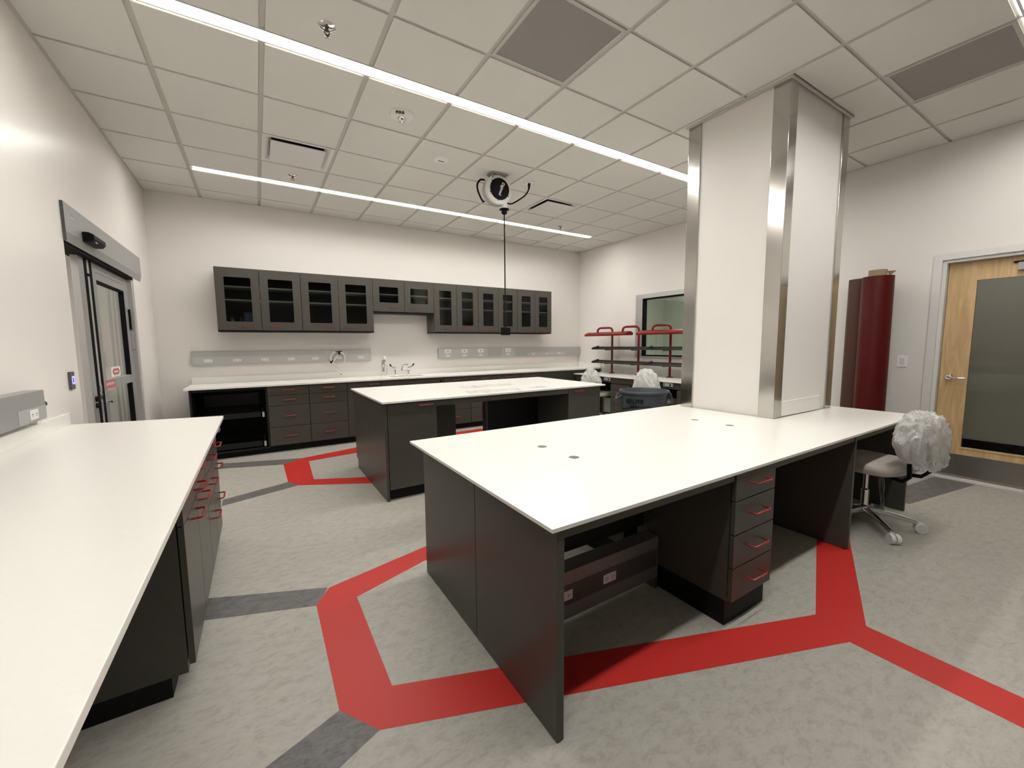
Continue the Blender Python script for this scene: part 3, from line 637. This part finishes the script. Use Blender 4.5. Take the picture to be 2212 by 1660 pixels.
# ---- power raceways on the walls
def outlet(parent, T, u, z, wd=.07, h=.036, name='outlet', vert=False):
    o = MB(T).box(u-wd/2, u+wd/2, -.003, 0, z-h/2, z+h/2).build(name, m_white, parent, .001)
    s = MB(T)
    for k in (-1, 1):
        c = u+k*wd*.24
        for q in (-.005, .005): s.box(c+q-.0012, c+q+.0012, -.0038, -.0029, z-.002, z+.006)
        s.box(c-.002, c+.002, -.0038, -.0029, z-.009, z-.005)
    s.build('socket_slot', m_slot, o)
    return o
TB = lambda u, d, z: (u, 3.318+d, z)
t = thing('power_raceway', 'long grey power raceway behind the coiled hose, left of the faucet', 'power raceway', (.86, 3.345, 1.10), 'wall power raceways')
MB(TB).box(-.211, 1.930, 0, .055, 1.098, 1.258).box(-.211, 1.930, .004, .055, 1.258, 1.270).build('raceway_body', m_race, t, .002)
MB(TB).box(-.205, 1.924, -.002, 0, 1.102, 1.196).build('lower_cover', m_raceL, t)
MB(TB).box(1.30, 1.60, -.0025, 0, 1.200, 1.254).build('upper_cover', m_raceL, t)
for u in (-.05, .253, .559, .867, 1.168, 1.47, 1.782): outlet(t, lambda u_, d, z: (u_, 3.316+d, z), u, 1.148, .085, .036)
t = thing('power_raceway', 'grey power raceway with white data plates, right of the faucet', 'power raceway', (4.55, 3.345, 1.10), 'wall power raceways')
MB(TB).box(3.015, 6.085, 0, .055, 1.095, 1.258).build('raceway_body', m_race, t, .002)
MB(TB).box(3.02, 3.93, -.002, 0, 1.10, 1.253).box(4.22, 4.50, -.002, 0, 1.10, 1.253).build('cover_panel', m_raceL, t)
MB(TB).box(4.777, 5.693, -.002, 0, 1.10, 1.165).build('lower_cover', m_raceL, t)
for u in (3.176, 3.481, 3.793, 4.356):
    dp = MB(TB).box(u-.058, u+.058, -.006, -.002, 1.178, 1.248).build('data_plate', m_white, t, .001)
    MB(TB).box(u-.008, u+.008, -.0068, -.006, 1.205, 1.222).build('data_jack', m_slot, dp)
    outlet(t, lambda u_, d, z: (u_, 3.316+d, z), u, 1.139, .075, .036)
for u in (4.914, 5.226, 5.535): outlet(t, lambda u_, d, z: (u_, 3.316+d, z), u, 1.137, .06, .032)
# coiled hose on the raceway
t = thing('coiled_hose', 'coiled white hose hung on the left raceway by a black strap', 'hose', (1.458, 3.29, 1.04))
pts = []
for k in range(60):
    a = 2*PI*k/20+PI/2; rr = .098+.006*math.sin(k*1.7); pts.append((1.458+rr*math.cos(a), 3.292-.007*(k/20), 1.142+rr*math.sin(a)))
pts += [(1.375, 3.272, 1.07), (1.40, 3.275, 1.02), (1.45, 3.28, .96), (1.492, 3.285, .912)]
MB().tube(pts, .0085, 8).build('hose', m_white, t, smooth=True)
MB().cyl((1.484, 3.284, .922), (1.498, 3.285, .902), .011, .009, 10).build('hose_end', m_alug, t)
MB().box(1.42, 1.515, 3.27, 3.3145, 1.232, 1.246).tube([(1.47, 3.29, 1.24), (1.475, 3.262, 1.232), (1.475, 3.262, 1.205), (1.465, 3.30, 1.20)], .012, 6).build('strap_hook', m_black, t)
MB().tube([(1.355, 3.285, 1.085), (1.392, 3.285, 1.10)], .021, 10).build('tie_strap', m_black, t)

# ---- left wall: counter, cabinets, raceway, push plate
t = thing('worktop', 'white counter along the left wall in the foreground', 'counter', (-.15, -1.6, K-.02))
MB().prism([(XL+.002, YN+.002), (.257, YN+.002), (.257, .335), (XL+.002, .50)], 'z', K-.020, K).build('top_slab', m_top, t, .002)
MB().box(XL+.002, XL+.022, YN+.002, .50, K, K+.072).build('backsplash', m_top, t, .0015)
B(XL+.03, .20, -3.70, -3.672, 0, K-.0205).build('support_panel', m_lamd, t, .002)
GL = 'drawer cabinets under the left counter'
LU, LD = (0, 1, 0), (-1, 0, 0)
zl = [.832, .742, .655, .46, .105]
cabinet('near dark cabinet under the left counter, two drawers over a pair of doors', (.205, -1.13, 0), LU, LD, .76, .70,
    [('drawer', 0, .76, .745, .832, .38, .79), ('drawer', 0, .76, .655, .745, .38, .70), ('door', 0, .38, .105, .655, .255, .615), ('door', .38, .76, .105, .655, .505, .615)], z0=.075, group=GL, toe_d=.075)
zl2 = [.832, .742, .63, .46, .105]
cabinet('middle dark four-drawer cabinet under the left counter', (.205, -.37, 0), LU, LD, .35, .70, [('drawer', 0, .35, zl2[k+1], zl2[k], .175, h) for k, h in enumerate((.79, .70, .56, .363))], z0=.075, group=GL, toe_d=.075)
cabinet('farthest dark four-drawer cabinet under the left counter, toward the sliding door', (.205, -.02, 0), LU, LD, .35, .70, [('drawer', 0, .35, zl2[k+1], zl2[k], .175, h) for k, h in enumerate((.79, .70, .56, .363))], z0=.075, group=GL, toe_d=.075)
t = thing('power_raceway', 'grey power raceway box on the left wall above the near counter', 'power raceway', (-.505, -1.5, .96), 'wall power raceways')
TL = lambda u, d, z: (-.47-d, u, z)
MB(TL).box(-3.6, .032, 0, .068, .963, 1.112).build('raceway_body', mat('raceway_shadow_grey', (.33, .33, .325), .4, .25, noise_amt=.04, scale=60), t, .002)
MB(TL).box(-.262, .029, -.002, 0, .967, 1.035).build('lower_cover', m_race, t)
outlet(t, lambda u, d, z: (-.468-d, u, z), -.112, 1.002, .085, .048)
MB(TL).cyl((.032, .035, 1.03), (.07, .035, 1.03), .010).cyl((.07, .035, 1.03), (.12, .035, 1.03), .018, .016).build('conduit_stub', m_brass, t, smooth=True)
B(XL+.001, XL+.03, .05, .095, K+.074, .962).build('cable_duct', m_offw, t, .003)
t = thing('door_push_plate', 'slim grey wall switch with glowing blue square beside the sliding door', 'switch', (XL, .645, 1.12))
B(XL, XL+.014, .612, .677, 1.062, 1.174).build('plate', mat('charcoal_switch', (.09, .09, .095), .4, noise_amt=.05, scale=40), t, .003)
MB().plate(rrect(.628, .668, 1.095, 1.145, .006), [rrect(.636, .660, 1.104, 1.136, .004)], 'x', XL+.014, XL+.0155).build('glow_ring', m_blue, t)

# ================================================================== FRONT ISLAND
ZT = .752
t = thing('worktop', 'large white front island top with four round cable holes, notched around the column', 'counter', (3.0, -1.37, ZT-.013))
MB().plate(rect(1.218, 4.775, -2.062, -.672), [circle(1.797, -1.218, .027), circle(1.804, -1.481, .027), circle(3.203, -1.214, .027), circle(3.215, -1.470, .027), rect(3.699, 4.691, -1.523, -.729)], 'z', ZT-.013, ZT).build('top_slab', m_top, t, .002)
t = thing('table_frame', 'dark grey panel frame carrying the front island top', 'table base', (3.0, -1.4, 0))
zp = ZT-.0135
MB().box(1.243, 1.272, -2.055, -1.478, .004, zp).build('end_panel', m_lam, t, .0015)
MB().box(1.243, 1.272, -1.474, -.835, .006, zp).build('end_panel', m_lam, t, .0015)
MB().box(1.275, 2.253, -2.048, -2.028, .703, zp).box(2.608, 3.583, -2.048, -2.028, .703, zp).box(3.612, 4.66, -2.048, -2.028, .703, zp).build('front_apron', m_lam, t, .001)
MB().box(1.275, 4.66, -.855, -.838, .703, zp).build('rear_apron', m_lam, t, .001)
MB().box(3.585, 3.61, -2.052, -1.56, .004, zp).build('divider_panel', m_lam, t, .0015)
MB().box(4.662, 4.688, -2.045, -1.54, .004, zp).build('end_panel', m_lam, t, .0015)
MB().box(3.585, 3.61, -1.50, -.835, .004, zp).build('divider_panel', m_lam, t, .0015)
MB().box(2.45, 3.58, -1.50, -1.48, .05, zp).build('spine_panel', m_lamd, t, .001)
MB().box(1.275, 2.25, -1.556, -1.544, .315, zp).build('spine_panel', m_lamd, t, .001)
ft = MB()
for x, y in ((1.257, -2.03), (1.257, -1.50), (1.257, -1.44), (3.597, -2.03)): ft.cyl((x, y, 0), (x, y, .02), .012, seg=10)
ft.build('levelling_foot', m_black, t)
t, T = cabinet('dark grey four-drawer pedestal under the front island', (2.256, -2.055, 0), UX, UD, .350, .55, drawers(.35, [.738, .607, .447, .288, .125], .52), z0=.12, z1=.735, name='drawer_pedestal', toe_d=.03)
cabinet('dark drawer pedestal added at the rear side of the front island, behind the front pedestal', (2.61, -.86, 0), (-1, 0, 0), (0, -1, 0), .36, .55, drawers(.36, [.738, .607, .447, .288, .125], .5), z0=.12, z1=.735, name='drawer_pedestal', toe_d=.03)  # added to darken the knee space under the island top
t = thing('power_raceway', 'dark power raceway low in the knee space of the front island', 'power raceway', (1.86, -1.61, .06), 'raceway inside the front island')
TR = lambda u, d, z: (u, -1.66+d, z)
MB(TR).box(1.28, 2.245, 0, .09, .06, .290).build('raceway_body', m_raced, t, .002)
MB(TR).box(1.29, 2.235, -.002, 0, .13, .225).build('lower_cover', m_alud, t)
for u in (1.60, 1.88): outlet(t, lambda u_, d, z: (u_, -1.662+d, z), u, .178, .085, .045)
for x in (1.28, 2.225): B(x, x+.02, -1.66, -1.57, 0, .06).build('bracket', m_alud, t)

# ================================================================== FAR ISLAND
t = thing('worktop', 'white far island top with scraps of film lying on it', 'counter', (2.58, .98, K-.015))
MB().plate(rect(1.318, 3.835, .338, 1.655), [], 'z', K-.015, K).build('top_slab', m_top, t, .002)
zp = K-.0155
cabinet('dark grey single-door cabinet at the left front corner of the far island', (1.362, .36, 0), UX, UD, .437, .58, [('door', 0, .437, .095, .836, .33, .808)], z0=.09, z1=.84, group='far island cabinets', toe_d=.05)
cabinet('dark grey single-door cabinet at the right front corner of the far island', (3.308, .36, 0), UX, UD, .440, .58, [('door', 0, .440, .095, .836, .13, .808)], z0=.09, z1=.84, group='far island cabinets', toe_d=.05)
cabinet('dark cabinet at the left rear of the far island, facing the back wall', (2.248, 1.60, 0), (-1, 0, 0), (0, -1, 0), .884, .63, [('door', 0, .442, .095, .836, .36, .80), ('door', .442, .884, .095, .836, .52, .80)], z0=.09, z1=.84, group='far island cabinets', toe_d=.07)
cabinet('dark cabinet at the right rear of the far island, facing the back wall', (3.748, 1.60, 0), (-1, 0, 0), (0, -1, 0), .79, .60, [('door', 0, .395, .095, .836, .31, .80), ('door', .395, .79, .095, .836, .48, .80)], z0=.09, z1=.84, group='far island cabinets', toe_d=.07)
t = thing('table_frame', 'dark grey panel frame carrying the far island top', 'table base', (2.58, .98, 0))
MB().prism([(.36, 0), (.955, 0), (.955, zp), (.36, zp)], 'x', 1.338, 1.360).build('end_panel', m_lam, t, .0012)
MB().prism([(.958, 0), (1.53, 0), (1.53, .10), (1.60, .10), (1.60, zp), (.958, zp)], 'x', 1.338, 1.360).build('end_panel', m_lam, t, .0012)
MB().box(3.750, 3.772, .36, 1.60, 0, zp).build('end_panel', m_lam, t, .0012)
MB().box(1.80, 3.307, .362, .382, .785, zp).build('front_apron', m_lam, t, .001)
MB().box(2.575, 2.598, .89, .972, 0, zp).build('divider_panel', m_lam, t, .0012)
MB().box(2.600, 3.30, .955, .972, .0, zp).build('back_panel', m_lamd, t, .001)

# protective film scraps on the far island
def film(name, label, pts, parent=None, amp=.012, seed=1, m=None, nx=14, ny=8, drop=0):
    p00, p10, p11, p01 = [Vector(p) for p in pts]
    vs = []; fs = []
    for j in range(ny+1):
        for i in range(nx+1):
            s, q = i/nx, j/ny
            p = p00*(1-s)*(1-q)+p10*s*(1-q)+p11*s*q+p01*(1-s)*q
            e = Vector((noise.noise(Vector((s*5+seed, q*5, seed)))*.02, noise.noise(Vector((s*5, q*5+seed, 3)))*.03, abs(noise.noise(Vector((s*9+seed*3, q*7, seed*2.3)))**1.0)*amp+.0015))
            vs.append(tuple(p+e))
    for j in range(ny):
        for i in range(nx): fs.append((j*(nx+1)+i, j*(nx+1)+i+1, (j+1)*(nx+1)+i+1, (j+1)*(nx+1)+i))
    mb = MB().add(vs, fs); o = mb.build(name, m or m_clear, None, smooth=True)
    sol = o.modifiers.new('thickness', 'SOLIDIFY'); sol.thickness = .0006
    return o
m_scrap = film_mat('grey_clear_film', (.88, .88, .86), .97, .12, .18)
tag(film('plastic_film', 'crumpled clear film sheet at the front edge of the far island top', [(2.13, .365, K), (2.72, .37, K), (2.78, .60, K), (2.2, .62, K)], amp=.022, seed=2, m=m_scrap), 'crumpled clear film sheet at the front edge of the far island top', 'plastic film', 'film scraps on the far island')
tag(film('plastic_film', '', [(2.30, .80, K), (2.95, .85, K), (2.98, 1.05, K), (2.32, 1.06, K)], amp=.020, seed=5, m=m_scrap), 'clear film strip lying in the middle of the far island top', 'plastic film', 'film scraps on the far island')
tag(film('plastic_film', '', [(2.88, .42, K), (3.12, .44, K), (3.10, .58, K), (2.9, .57, K)], amp=.018, seed=9, m=m_scrap, nx=8), 'small film scrap right of the crumpled sheet on the far island', 'plastic film', 'film scraps on the far island')

# ================================================================== RIGHT BENCH WITH RED SHELF FRAMES
ZB = .78; XF = 5.36
t = thing('worktop', 'white bench top under the red shelf frames along the right wall', 'counter', (5.73, 1.2, ZB-.015))
B(XF, XR2-.002, .125, 2.665, ZB-.015, ZB).build('top_slab', m_top, t, .002)
B(XR2-.020, XR2-.002, .125, 2.665, ZB, ZB+.10).build('backsplash', m_top, t, .0015)
RU, RD = (0, -1, 0), (1, 0, 0)
zb = [.665, .555, .44, .33, .09]
cabinet('dark drawer pedestal under the right bench, left of the grey bin', (5.40, 1.79, 0), RU, RD, .40, .62, drawers(.40, [.655, .555, .44, .32, .09]), z0=.08, z1=.66, name='drawer_pedestal', group='pedestals under the right bench')
cabinet('dark drawer pedestal under the right bench, right of the grey bin', (5.40, .535, 0), RU, RD, .38, .62, drawers(.40, [.655, .555, .44, .32, .09]), z0=.08, z1=.66, name='drawer_pedestal', group='pedestals under the right bench')
t = thing('table_frame', 'dark apron frame carrying the right bench top', 'table base', (5.7, 1.2, 0))
B(5.405, 5.425, .13, 2.65, .67, ZB-.0155).build('front_apron', m_lam, t, .001)
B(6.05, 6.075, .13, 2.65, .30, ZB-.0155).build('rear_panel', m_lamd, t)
for y in (2.655, 1.38, .15): B(5.43, 6.045, y-.02, y, 0, ZB-.0155).build('leg_panel', m_lam, t)
for y0, lab in ((1.90, 'grey height-control box under the bench front, left one'), (.715, 'grey height-control box under the bench front, behind the bin')):
    t = thing('control_box', lab, 'control box', (5.39, y0-.06, .70), 'bench height controls')
    B(5.375, 5.404, y0-.125, y0, .705, .755).build('box_face', m_race, t, .003)
    MB().lathe([(0, -.010), (.012, -.010), (.014, 0)], (5.375, y0-.09, .728), 'x', 14).build('control_knob', m_black, t)
    B(5.378, 5.404, y0+.006, y0+.03, .70, .76).build('side_bracket', m_alug, t)
def gantry(dy, label):
    XP = 5.935; ys = (2.287+dy, 1.683+dy)
    t = thing('bench_shelf_frame', label, 'shelf frame', (5.85, 2.0+dy, ZB), 'red shelf frames on the right bench')
    for y in ys:
        zt = 1.60; hx, hy = 5.80, y+.235
        dv = Vector((hx-XP, hy-y, 0)); L = dv.length; dv.normalize()
        def q(s, z): return (XP+dv.x*s, y+dv.y*s, z)
        MB().tube([(XP, y, ZB+.006), (XP, y, zt-.06), q(.006, zt-.03), q(.025, zt-.008), q(.055, zt), q(L-.06, zt), q(L-.025, zt-.010), q(L-.004, zt-.035), q(L, zt-.078)], .019, 12).build('post', m_redd, t, smooth=True)
        MB().lathe([(0, .008), (.05, .008), (.055, 0)], (XP, y, ZB), seg=20).build('post_foot', m_kick, t)
    y0, y1 = 1.775+dy, 2.775+dy
    MB().prism([(5.70, 1.462), (5.70, 1.478), (5.74, 1.505), (5.80, 1.524), (5.86, 1.520), (5.90, 1.497), (5.90, 1.468), (5.88, 1.455), (5.72, 1.452)], 'y', y0, y1).build('lamp_hood', m_redd, t, .005)
    for z in (1.232, .985):
        ya, yb = 1.385+dy, 2.61+dy
        sh = MB().box(5.735, 5.918, ya, yb, z-.012, z-.004).box(5.735, 5.740, ya, yb, z-.022, z-.004).box(5.910, 5.918, ya, yb, z-.012, z+.030)
        for y in (ya, yb-.006): sh.prism([(5.735, z-.012), (5.735, z+.0), (5.75, z+.012), (5.90, z+.046), (5.918, z+.046), (5.918, z-.012)], 'y', y, y+.006)
        so = sh.build('shelf', m_lam, t, .001)
        for y in ys: MB().box(5.76, 5.918, y-.008, y+.008, z-.034, z-.0125).build('bracket', m_kick, so)
    return t
gantry(0, 'red shelf frame with two grey shelves nearest the back corner')
gantry(-1.228, 'red shelf frame in front of the window, partly hidden by the column')

# ---- grey bin
bx, by, br, bh = 4.73, .54, .315, .712
t = thing('trash_bin', 'round slate grey waste bin lettered BRUTE between the far island and the bench', 'bin', (bx, by, 0))
MB().lathe([(.24, 0), (.25, .01), (.272, .40), (.275, .42), (.278, .50), (.292, bh-.09), (.292, bh-.035), (.315, bh-.03), (.318, bh-.012), (.312, bh), (.298, bh), (.292, bh-.012), (.245, .02), (0, .02)], (bx, by, 0), seg=56).build('bin_body', m_bin, t, smooth=True)
MB().lathe([(.2925, bh-.014), (.2895, bh-.1), (.246, .03), (0, .022)], (bx, by, 0), seg=40).build('bin_inside', m_binin, t, smooth=True)
for s in (-1, 1):
    d = Vector((math.cos(yaw+.1)*s, -math.sin(yaw+.1)*s, 0)); e = Vector((d.y, -d.x, 0))
    P = [Vector((bx, by, bh-.06))+d*.30+e*.07, Vector((bx, by, bh-.10))+d*.345+e*.06, Vector((bx, by, bh-.13))+d*.352, Vector((bx, by, bh-.10))+d*.345-e*.06, Vector((bx, by, bh-.06))+d*.30-e*.07]
    MB().tube(P, .014, 8).build('bin_handle', m_bin, t, smooth=True)
vx = Vector((CX-bx, CY-by, 0)).normalized(); lu = Vector((-vx.y, vx.x, 0)); tilt = math.radians(-22)
nd = Vector((vx.x*math.cos(tilt)-vx.y*math.sin(tilt), vx.x*math.sin(tilt)+vx.y*math.cos(tilt), 0)); lu = Vector((-nd.y, nd.x, 0))
letters('lettering', 'BRUTE', .075, m_darkp, t, Vector((bx, by, bh-.122))+nd*.2915, lu, (0, 0, 1), .004, bold=.0025)
MB(lambda u, d, z: tuple(Vector((bx, by, z))+nd*(.290+d)+lu*u)).box(-.055, .055, 0, .003, bh-.195, bh-.172).build('moulded_plate', m_darkp, t)
wv = [(bx+(.281+.0)*math.cos(a), by+.281*math.sin(a), .50+.03*math.sin(a*2)) for a in [2*PI*k/48 for k in range(48)]]
MB().tube(wv, .006, 6, closed=True).build('moulded_rib', m_kick, t, smooth=True)
# liner ends
def drape(name, c, d, wd, ln, m, seed, parent):
    e = Vector((-d.y, d.x, 0)); vs = []; fs = []; nx, ny = 8, 12
    for j in range(ny+1):
        for i in range(nx+1):
            s = i/nx-.5; q = j/ny
            n1 = noise.noise(Vector((s*6+seed, q*2, seed))); p = Vector(c)+e*(s*wd*(1-.35*q)+.02*noise.noise(Vector((q*4, seed, s))))+d*(.012+.025*abs(n1)+.03*q)+Vector((0, 0, -ln*q))
            vs.append(tuple(p))
    for j in range(ny):
        for i in range(nx): fs.append((j*(nx+1)+i, j*(nx+1)+i+1, (j+1)*(nx+1)+i+1, (j+1)*(nx+1)+i))
    o = MB().add(vs, fs).build(name, m, parent, smooth=True); o.modifiers.new('thickness', 'SOLIDIFY').thickness = .0008
    return o
for s, l, sd in ((-1, .34, 3), (1, .36, 8)):
    d = Vector((math.cos(yaw+.25)*s, -math.sin(yaw+.25)*s, 0))
    drape('liner_end', Vector((bx, by, bh-.035))+d*.318, d, .17, l, m_liner, sd, t)

# ================================================================== CHAIRS
def make_chair(loc, rz, label, group, swivel=0):
    """local frame: seat centre over the origin, backrest at -y"""
    t = thing('office_chair', label, 'chair', loc, group, rz)
    L = dict(local=True)
    for k in range(5):
        a = math.radians(126+swivel+72*k); c, s = math.cos(a), math.sin(a)
        lg = MB().tube([(c*.03, s*.03, .115), (c*.15, s*.15, .100), (c*.285, s*.285, .072)], [.024, .020, .016], 10).cyl((c*.285, s*.285, .08), (c*.285, s*.285, .045), .014).build('leg', m_chrome, t, smooth=True, **L)
        p = Vector((-s, c, 0)); o = Vector((c*.308, s*.308, .034))
        w_ = MB()
        for sd in (-1, 1): w_.tube([o+p*sd*.005, o+p*sd*.027], .0335, 20)
        cs = w_.build('caster', m_offw, lg, smooth=True, **L)
    MB().lathe([(0, .10), (.035, .10), (.035, .14), (.024, .15), (.024, .26), (.016, .27), (.016, .40)], seg=18).build('gas_lift', m_chrome, t, smooth=True, **L)
    MB().box(-.09, .09, -.12, .10, .395, .425).tube([(.06, 0, .41), (.20, .02, .405)], .008, 6).build('seat_mechanism', m_black, t, .006, **L)
    pr = []
    for k in range(32):
        a = 2*PI*k/32; c, s = math.cos(a), math.sin(a); e = .55
        pr.append((.245*math.copysign(abs(c)**e, c), .240*math.copysign(abs(s)**e, s)))
    vs = []; fs = []
    layers = [(.86, .425), (.97, .435), (1.0, .455), (1.0, .475), (.96, .492), (.80, .500), (.4, .502)]
    for sc, z in layers: vs += [(x*sc, y*sc, z-.012*(y*sc > .16)) for x, y in pr]
    for i in range(len(layers)-1): fs += [(i*32+k, i*32+(k+1) % 32, (i+1)*32+(k+1) % 32, (i+1)*32+k) for k in range(32)]
    fs += [tuple(range(31, -1, -1)), tuple(6*32+k for k in range(32))]
    MB().add(vs, fs).build('seat', m_seat, t, smooth=True, **L)
    for sx in (-1, 1): MB().tube([(sx*.05, -.12, .41), (sx*.12, -.25, .41), (sx*.13, -.285, .45), (sx*.12, -.275, .56), (sx*.10, -.265, .66)], .013, 8).build('back_support', m_black, t, smooth=True, **L)
    vs = []; fs = []
    layers = [(.0, -.275, 1), (.0, -.245, 1)]
    bk = MB()
    pts = rrect(-.15, .15, .555, .84, .09, 6)
    n = len(pts)
    rings = [(.93, -.282), (1.0, -.272), (1.0, -.250), (.93, -.238), (.5, -.232)]
    for sc, y in rings: vs += [(x*sc, y-.10*(abs(x)/.2)**2*-.35-.09*(z-.55)*.6, .72+(z-.72)*sc) for x, z in pts]
    for i in range(len(rings)-1): fs += [(i*n+k, i*n+(k+1) % n, (i+1)*n+(k+1) % n, (i+1)*n+k) for k in range(n)]
    fs += [tuple(range(n-1, -1, -1)), tuple((len(rings)-1)*n+k for k in range(n))]
    bk.add(vs, fs).build('backrest', m_seat, t, smooth=True, **L)
    return t
def bag(loc, rz, label, group, m, c, rad, seed, tail=None, amp=.16, e=.8, cone=.2, fold=1.3):
    """crumpled plastic bag pulled over a chair back; c and rad in the chair's frame"""
    t = thing('plastic_bag', label, 'plastic bag', loc, group, rz)
    nu, nv = 110, 70; vs = []; fs = []
    for j in range(nv+1):
        th = PI*(.02+.98*j/nv)
        for i in range(nu):
            ph = 2*PI*i/nu
            sc = lambda x: math.copysign(abs(x)**e, x)
            d = Vector((sc(math.sin(th))*sc(math.cos(ph)), sc(math.sin(th))*sc(math.sin(ph)), sc(math.cos(th))))
            q = Vector((d.x*2.1+seed+d.z*.5, d.y*2.1, d.z*fold))
            n1 = abs(noise.noise(q*1.1)); n2 = abs(noise.noise(q*2.3+Vector((3, 1, 7)))); n3 = abs(noise.noise(q*4.6)); n4 = abs(noise.noise(q*9.5))
            k = 1+amp*(.5-1.7*n1-.9*n2-.40*n3-.10*n4)
            k2 = k*(1-cone*d.z)
            x, y, z = c[0]+rad[0]*d.x*k2, c[1]+rad[1]*d.y*k, c[2]+rad[2]*d.z*k
            if tail and d.z < 0:
                f_ = (-d.z)**1.5; x += tail[0]*f_; y += tail[1]*f_; z += tail[2]*f_
            vs.append((x, y, z))
    for j in range(nv):
        for i in range(nu): fs.append((j*nu+i, j*nu+(i+1) % nu, (j+1)*nu+(i+1) % nu, (j+1)*nu+i))
    MB().add(vs, fs).build('bag_film', m, t, smooth=True, local=True)
    return t
GC = 'office chairs with bagged backs'
rzA = math.atan2(.09, .26)     # front chair: backrest toward +x, -y
rz1 = -.14
make_chair((4.14, -1.955, 0), rz1, 'beige office chair tucked under the right end of the front island', GC, 37)
bg = bag((4.14, -1.955, 0), rz1, 'clear crumpled plastic bag over the back of the front island chair', 'bags on chair backs', m_clear, (-.015, -.285, .695), (.195, .11, .175), 4, tail=(.07, -.02, -.04), amp=.17, cone=.22, fold=.9)
bg2 = MB()
drape('hanging_skirt', (4.27, -1.98, .41), Vector((.35, -.9, 0)).normalized(), .34, .33, m_clear, 6, None)
sk = bpy.data.objects['hanging_skirt']; sk.name = 'plastic_sheet'; tag(sk, 'loose clear plastic sheet hanging below the front island chair seat', 'plastic sheet')
make_chair((5.555, .935, 0), -PI/2-.1, 'bagged office chair at the right bench, directly behind the grey bin', GC)
bag((5.555, .935, 0), -PI/2-.1, 'white plastic bag over the chair back behind the grey bin', 'bags on chair backs', m_bag, (0, -.275, .70), (.225, .115, .245), 11, tail=(0, -.02, -.04), amp=.13, cone=.28)
make_chair((5.48, 2.15, 0), -PI/2+.25, 'bagged office chair at the right bench, nearest the back corner', GC)
bag((5.48, 2.15, 0), -PI/2+.25, 'white plastic bag with pointed top on the chair nearest the back corner', 'bags on chair backs', m_bag, (.02, -.275, .695), (.185, .11, .215), 17, tail=(-.10, -.02, -.05), amp=.20, e=.9, cone=.45)

# ================================================================== ROLLS BY THE RIGHT WALL, LIGHT SWITCH
def spiral_roll(mb, c, r0, turns, pitch_, z0, z1, a0, tk=.003, dirn=1, lean=(0, 0), m=0):
    n = int(turns*40); P = []
    for k in range(n+1):
        a = a0+dirn*2*PI*turns*k/n; r = r0+pitch_*turns*k/n; P.append((r*math.cos(a), r*math.sin(a)))
    vs = []; fs = []
    for (z, q) in ((z0, 0), (z1, 1)):
        for s in (0, tk):
            for k, (x, y) in enumerate(P):
                l = math.hypot(x, y); vs.append((c[0]+x*(1-s/l)+lean[0]*q, c[1]+y*(1-s/l)+lean[1]*q, z))
    N = n+1
    for k in range(n):
        fs += [(k, k+1, 2*N+k+1, 2*N+k), (N+k, 3*N+k, 3*N+k+1, N+k+1), (k, N+k, N+k+1, k+1), (2*N+k, 2*N+k+1, 3*N+k+1, 3*N+k)]
    fs += [(0, 2*N, 3*N, N), (n, N+n, 3*N+n, 2*N+n)]
    return mb.add(vs, fs, m)
t = thing('flooring_roll', 'tall upright roll of red linoleum leaning by the right wall', 'roll', (5.72, -1.475, 0))
spiral_roll(MB(), (5.72, -1.475), .105, 2.6, .0085, .0, 1.955, 1.0, .003, 1, (.02, .015)).build('red_sheet', m_roll, t, smooth=True)
spiral_roll(MB(), (5.725, -1.47), .066, 1.4, .006, .01, 2.02, 2.2, .003, 1, (.02, .015)).build('cardboard_core', m_core, t, smooth=True)
MB().add([(5.80, -1.525, 1.955), (5.81, -1.575, 2.005), (5.78, -1.52, 2.005), (5.80, -1.525, 1.958), (5.808, -1.573, 2.008), (5.778, -1.518, 2.008)], [(0, 1, 2), (5, 4, 3), (0, 3, 4, 1), (1, 4, 5, 2), (2, 5, 3, 0)]).build('paper_flap', m_core, t)
t = thing('flooring_roll', 'brown-backed roll standing between the red roll and the column', 'roll', (5.895, -1.29, 0))
spiral_roll(MB(), (5.895, -1.29), .105, 1.8, .006, .0, 1.965, .4, .003, -1, (.01, .0)).build('brown_sheet', m_brown, t, smooth=True)
MB().lathe([(.055, .01), (.055, 1.93), (.050, 1.93), (.050, .01), (.055, .01)], (5.895, -1.29, 0), seg=20).build('cardboard_core', m_core, t, smooth=True)
t = thing('light_switch', 'white rocker light switch on the right wall between red roll and door', 'switch', (XR, -1.62, 1.116))
B(XR-.008, XR, -1.660, -1.580, 1.058, 1.175).build('switch_plate', mat('bright_white_plastic', (.93, .92, .90), .3, noise_amt=.01, scale=40), t, .002)
B(XR-.010, XR-.006, -1.637, -1.603, 1.083, 1.150).build('rocker', m_offw, t, .002)
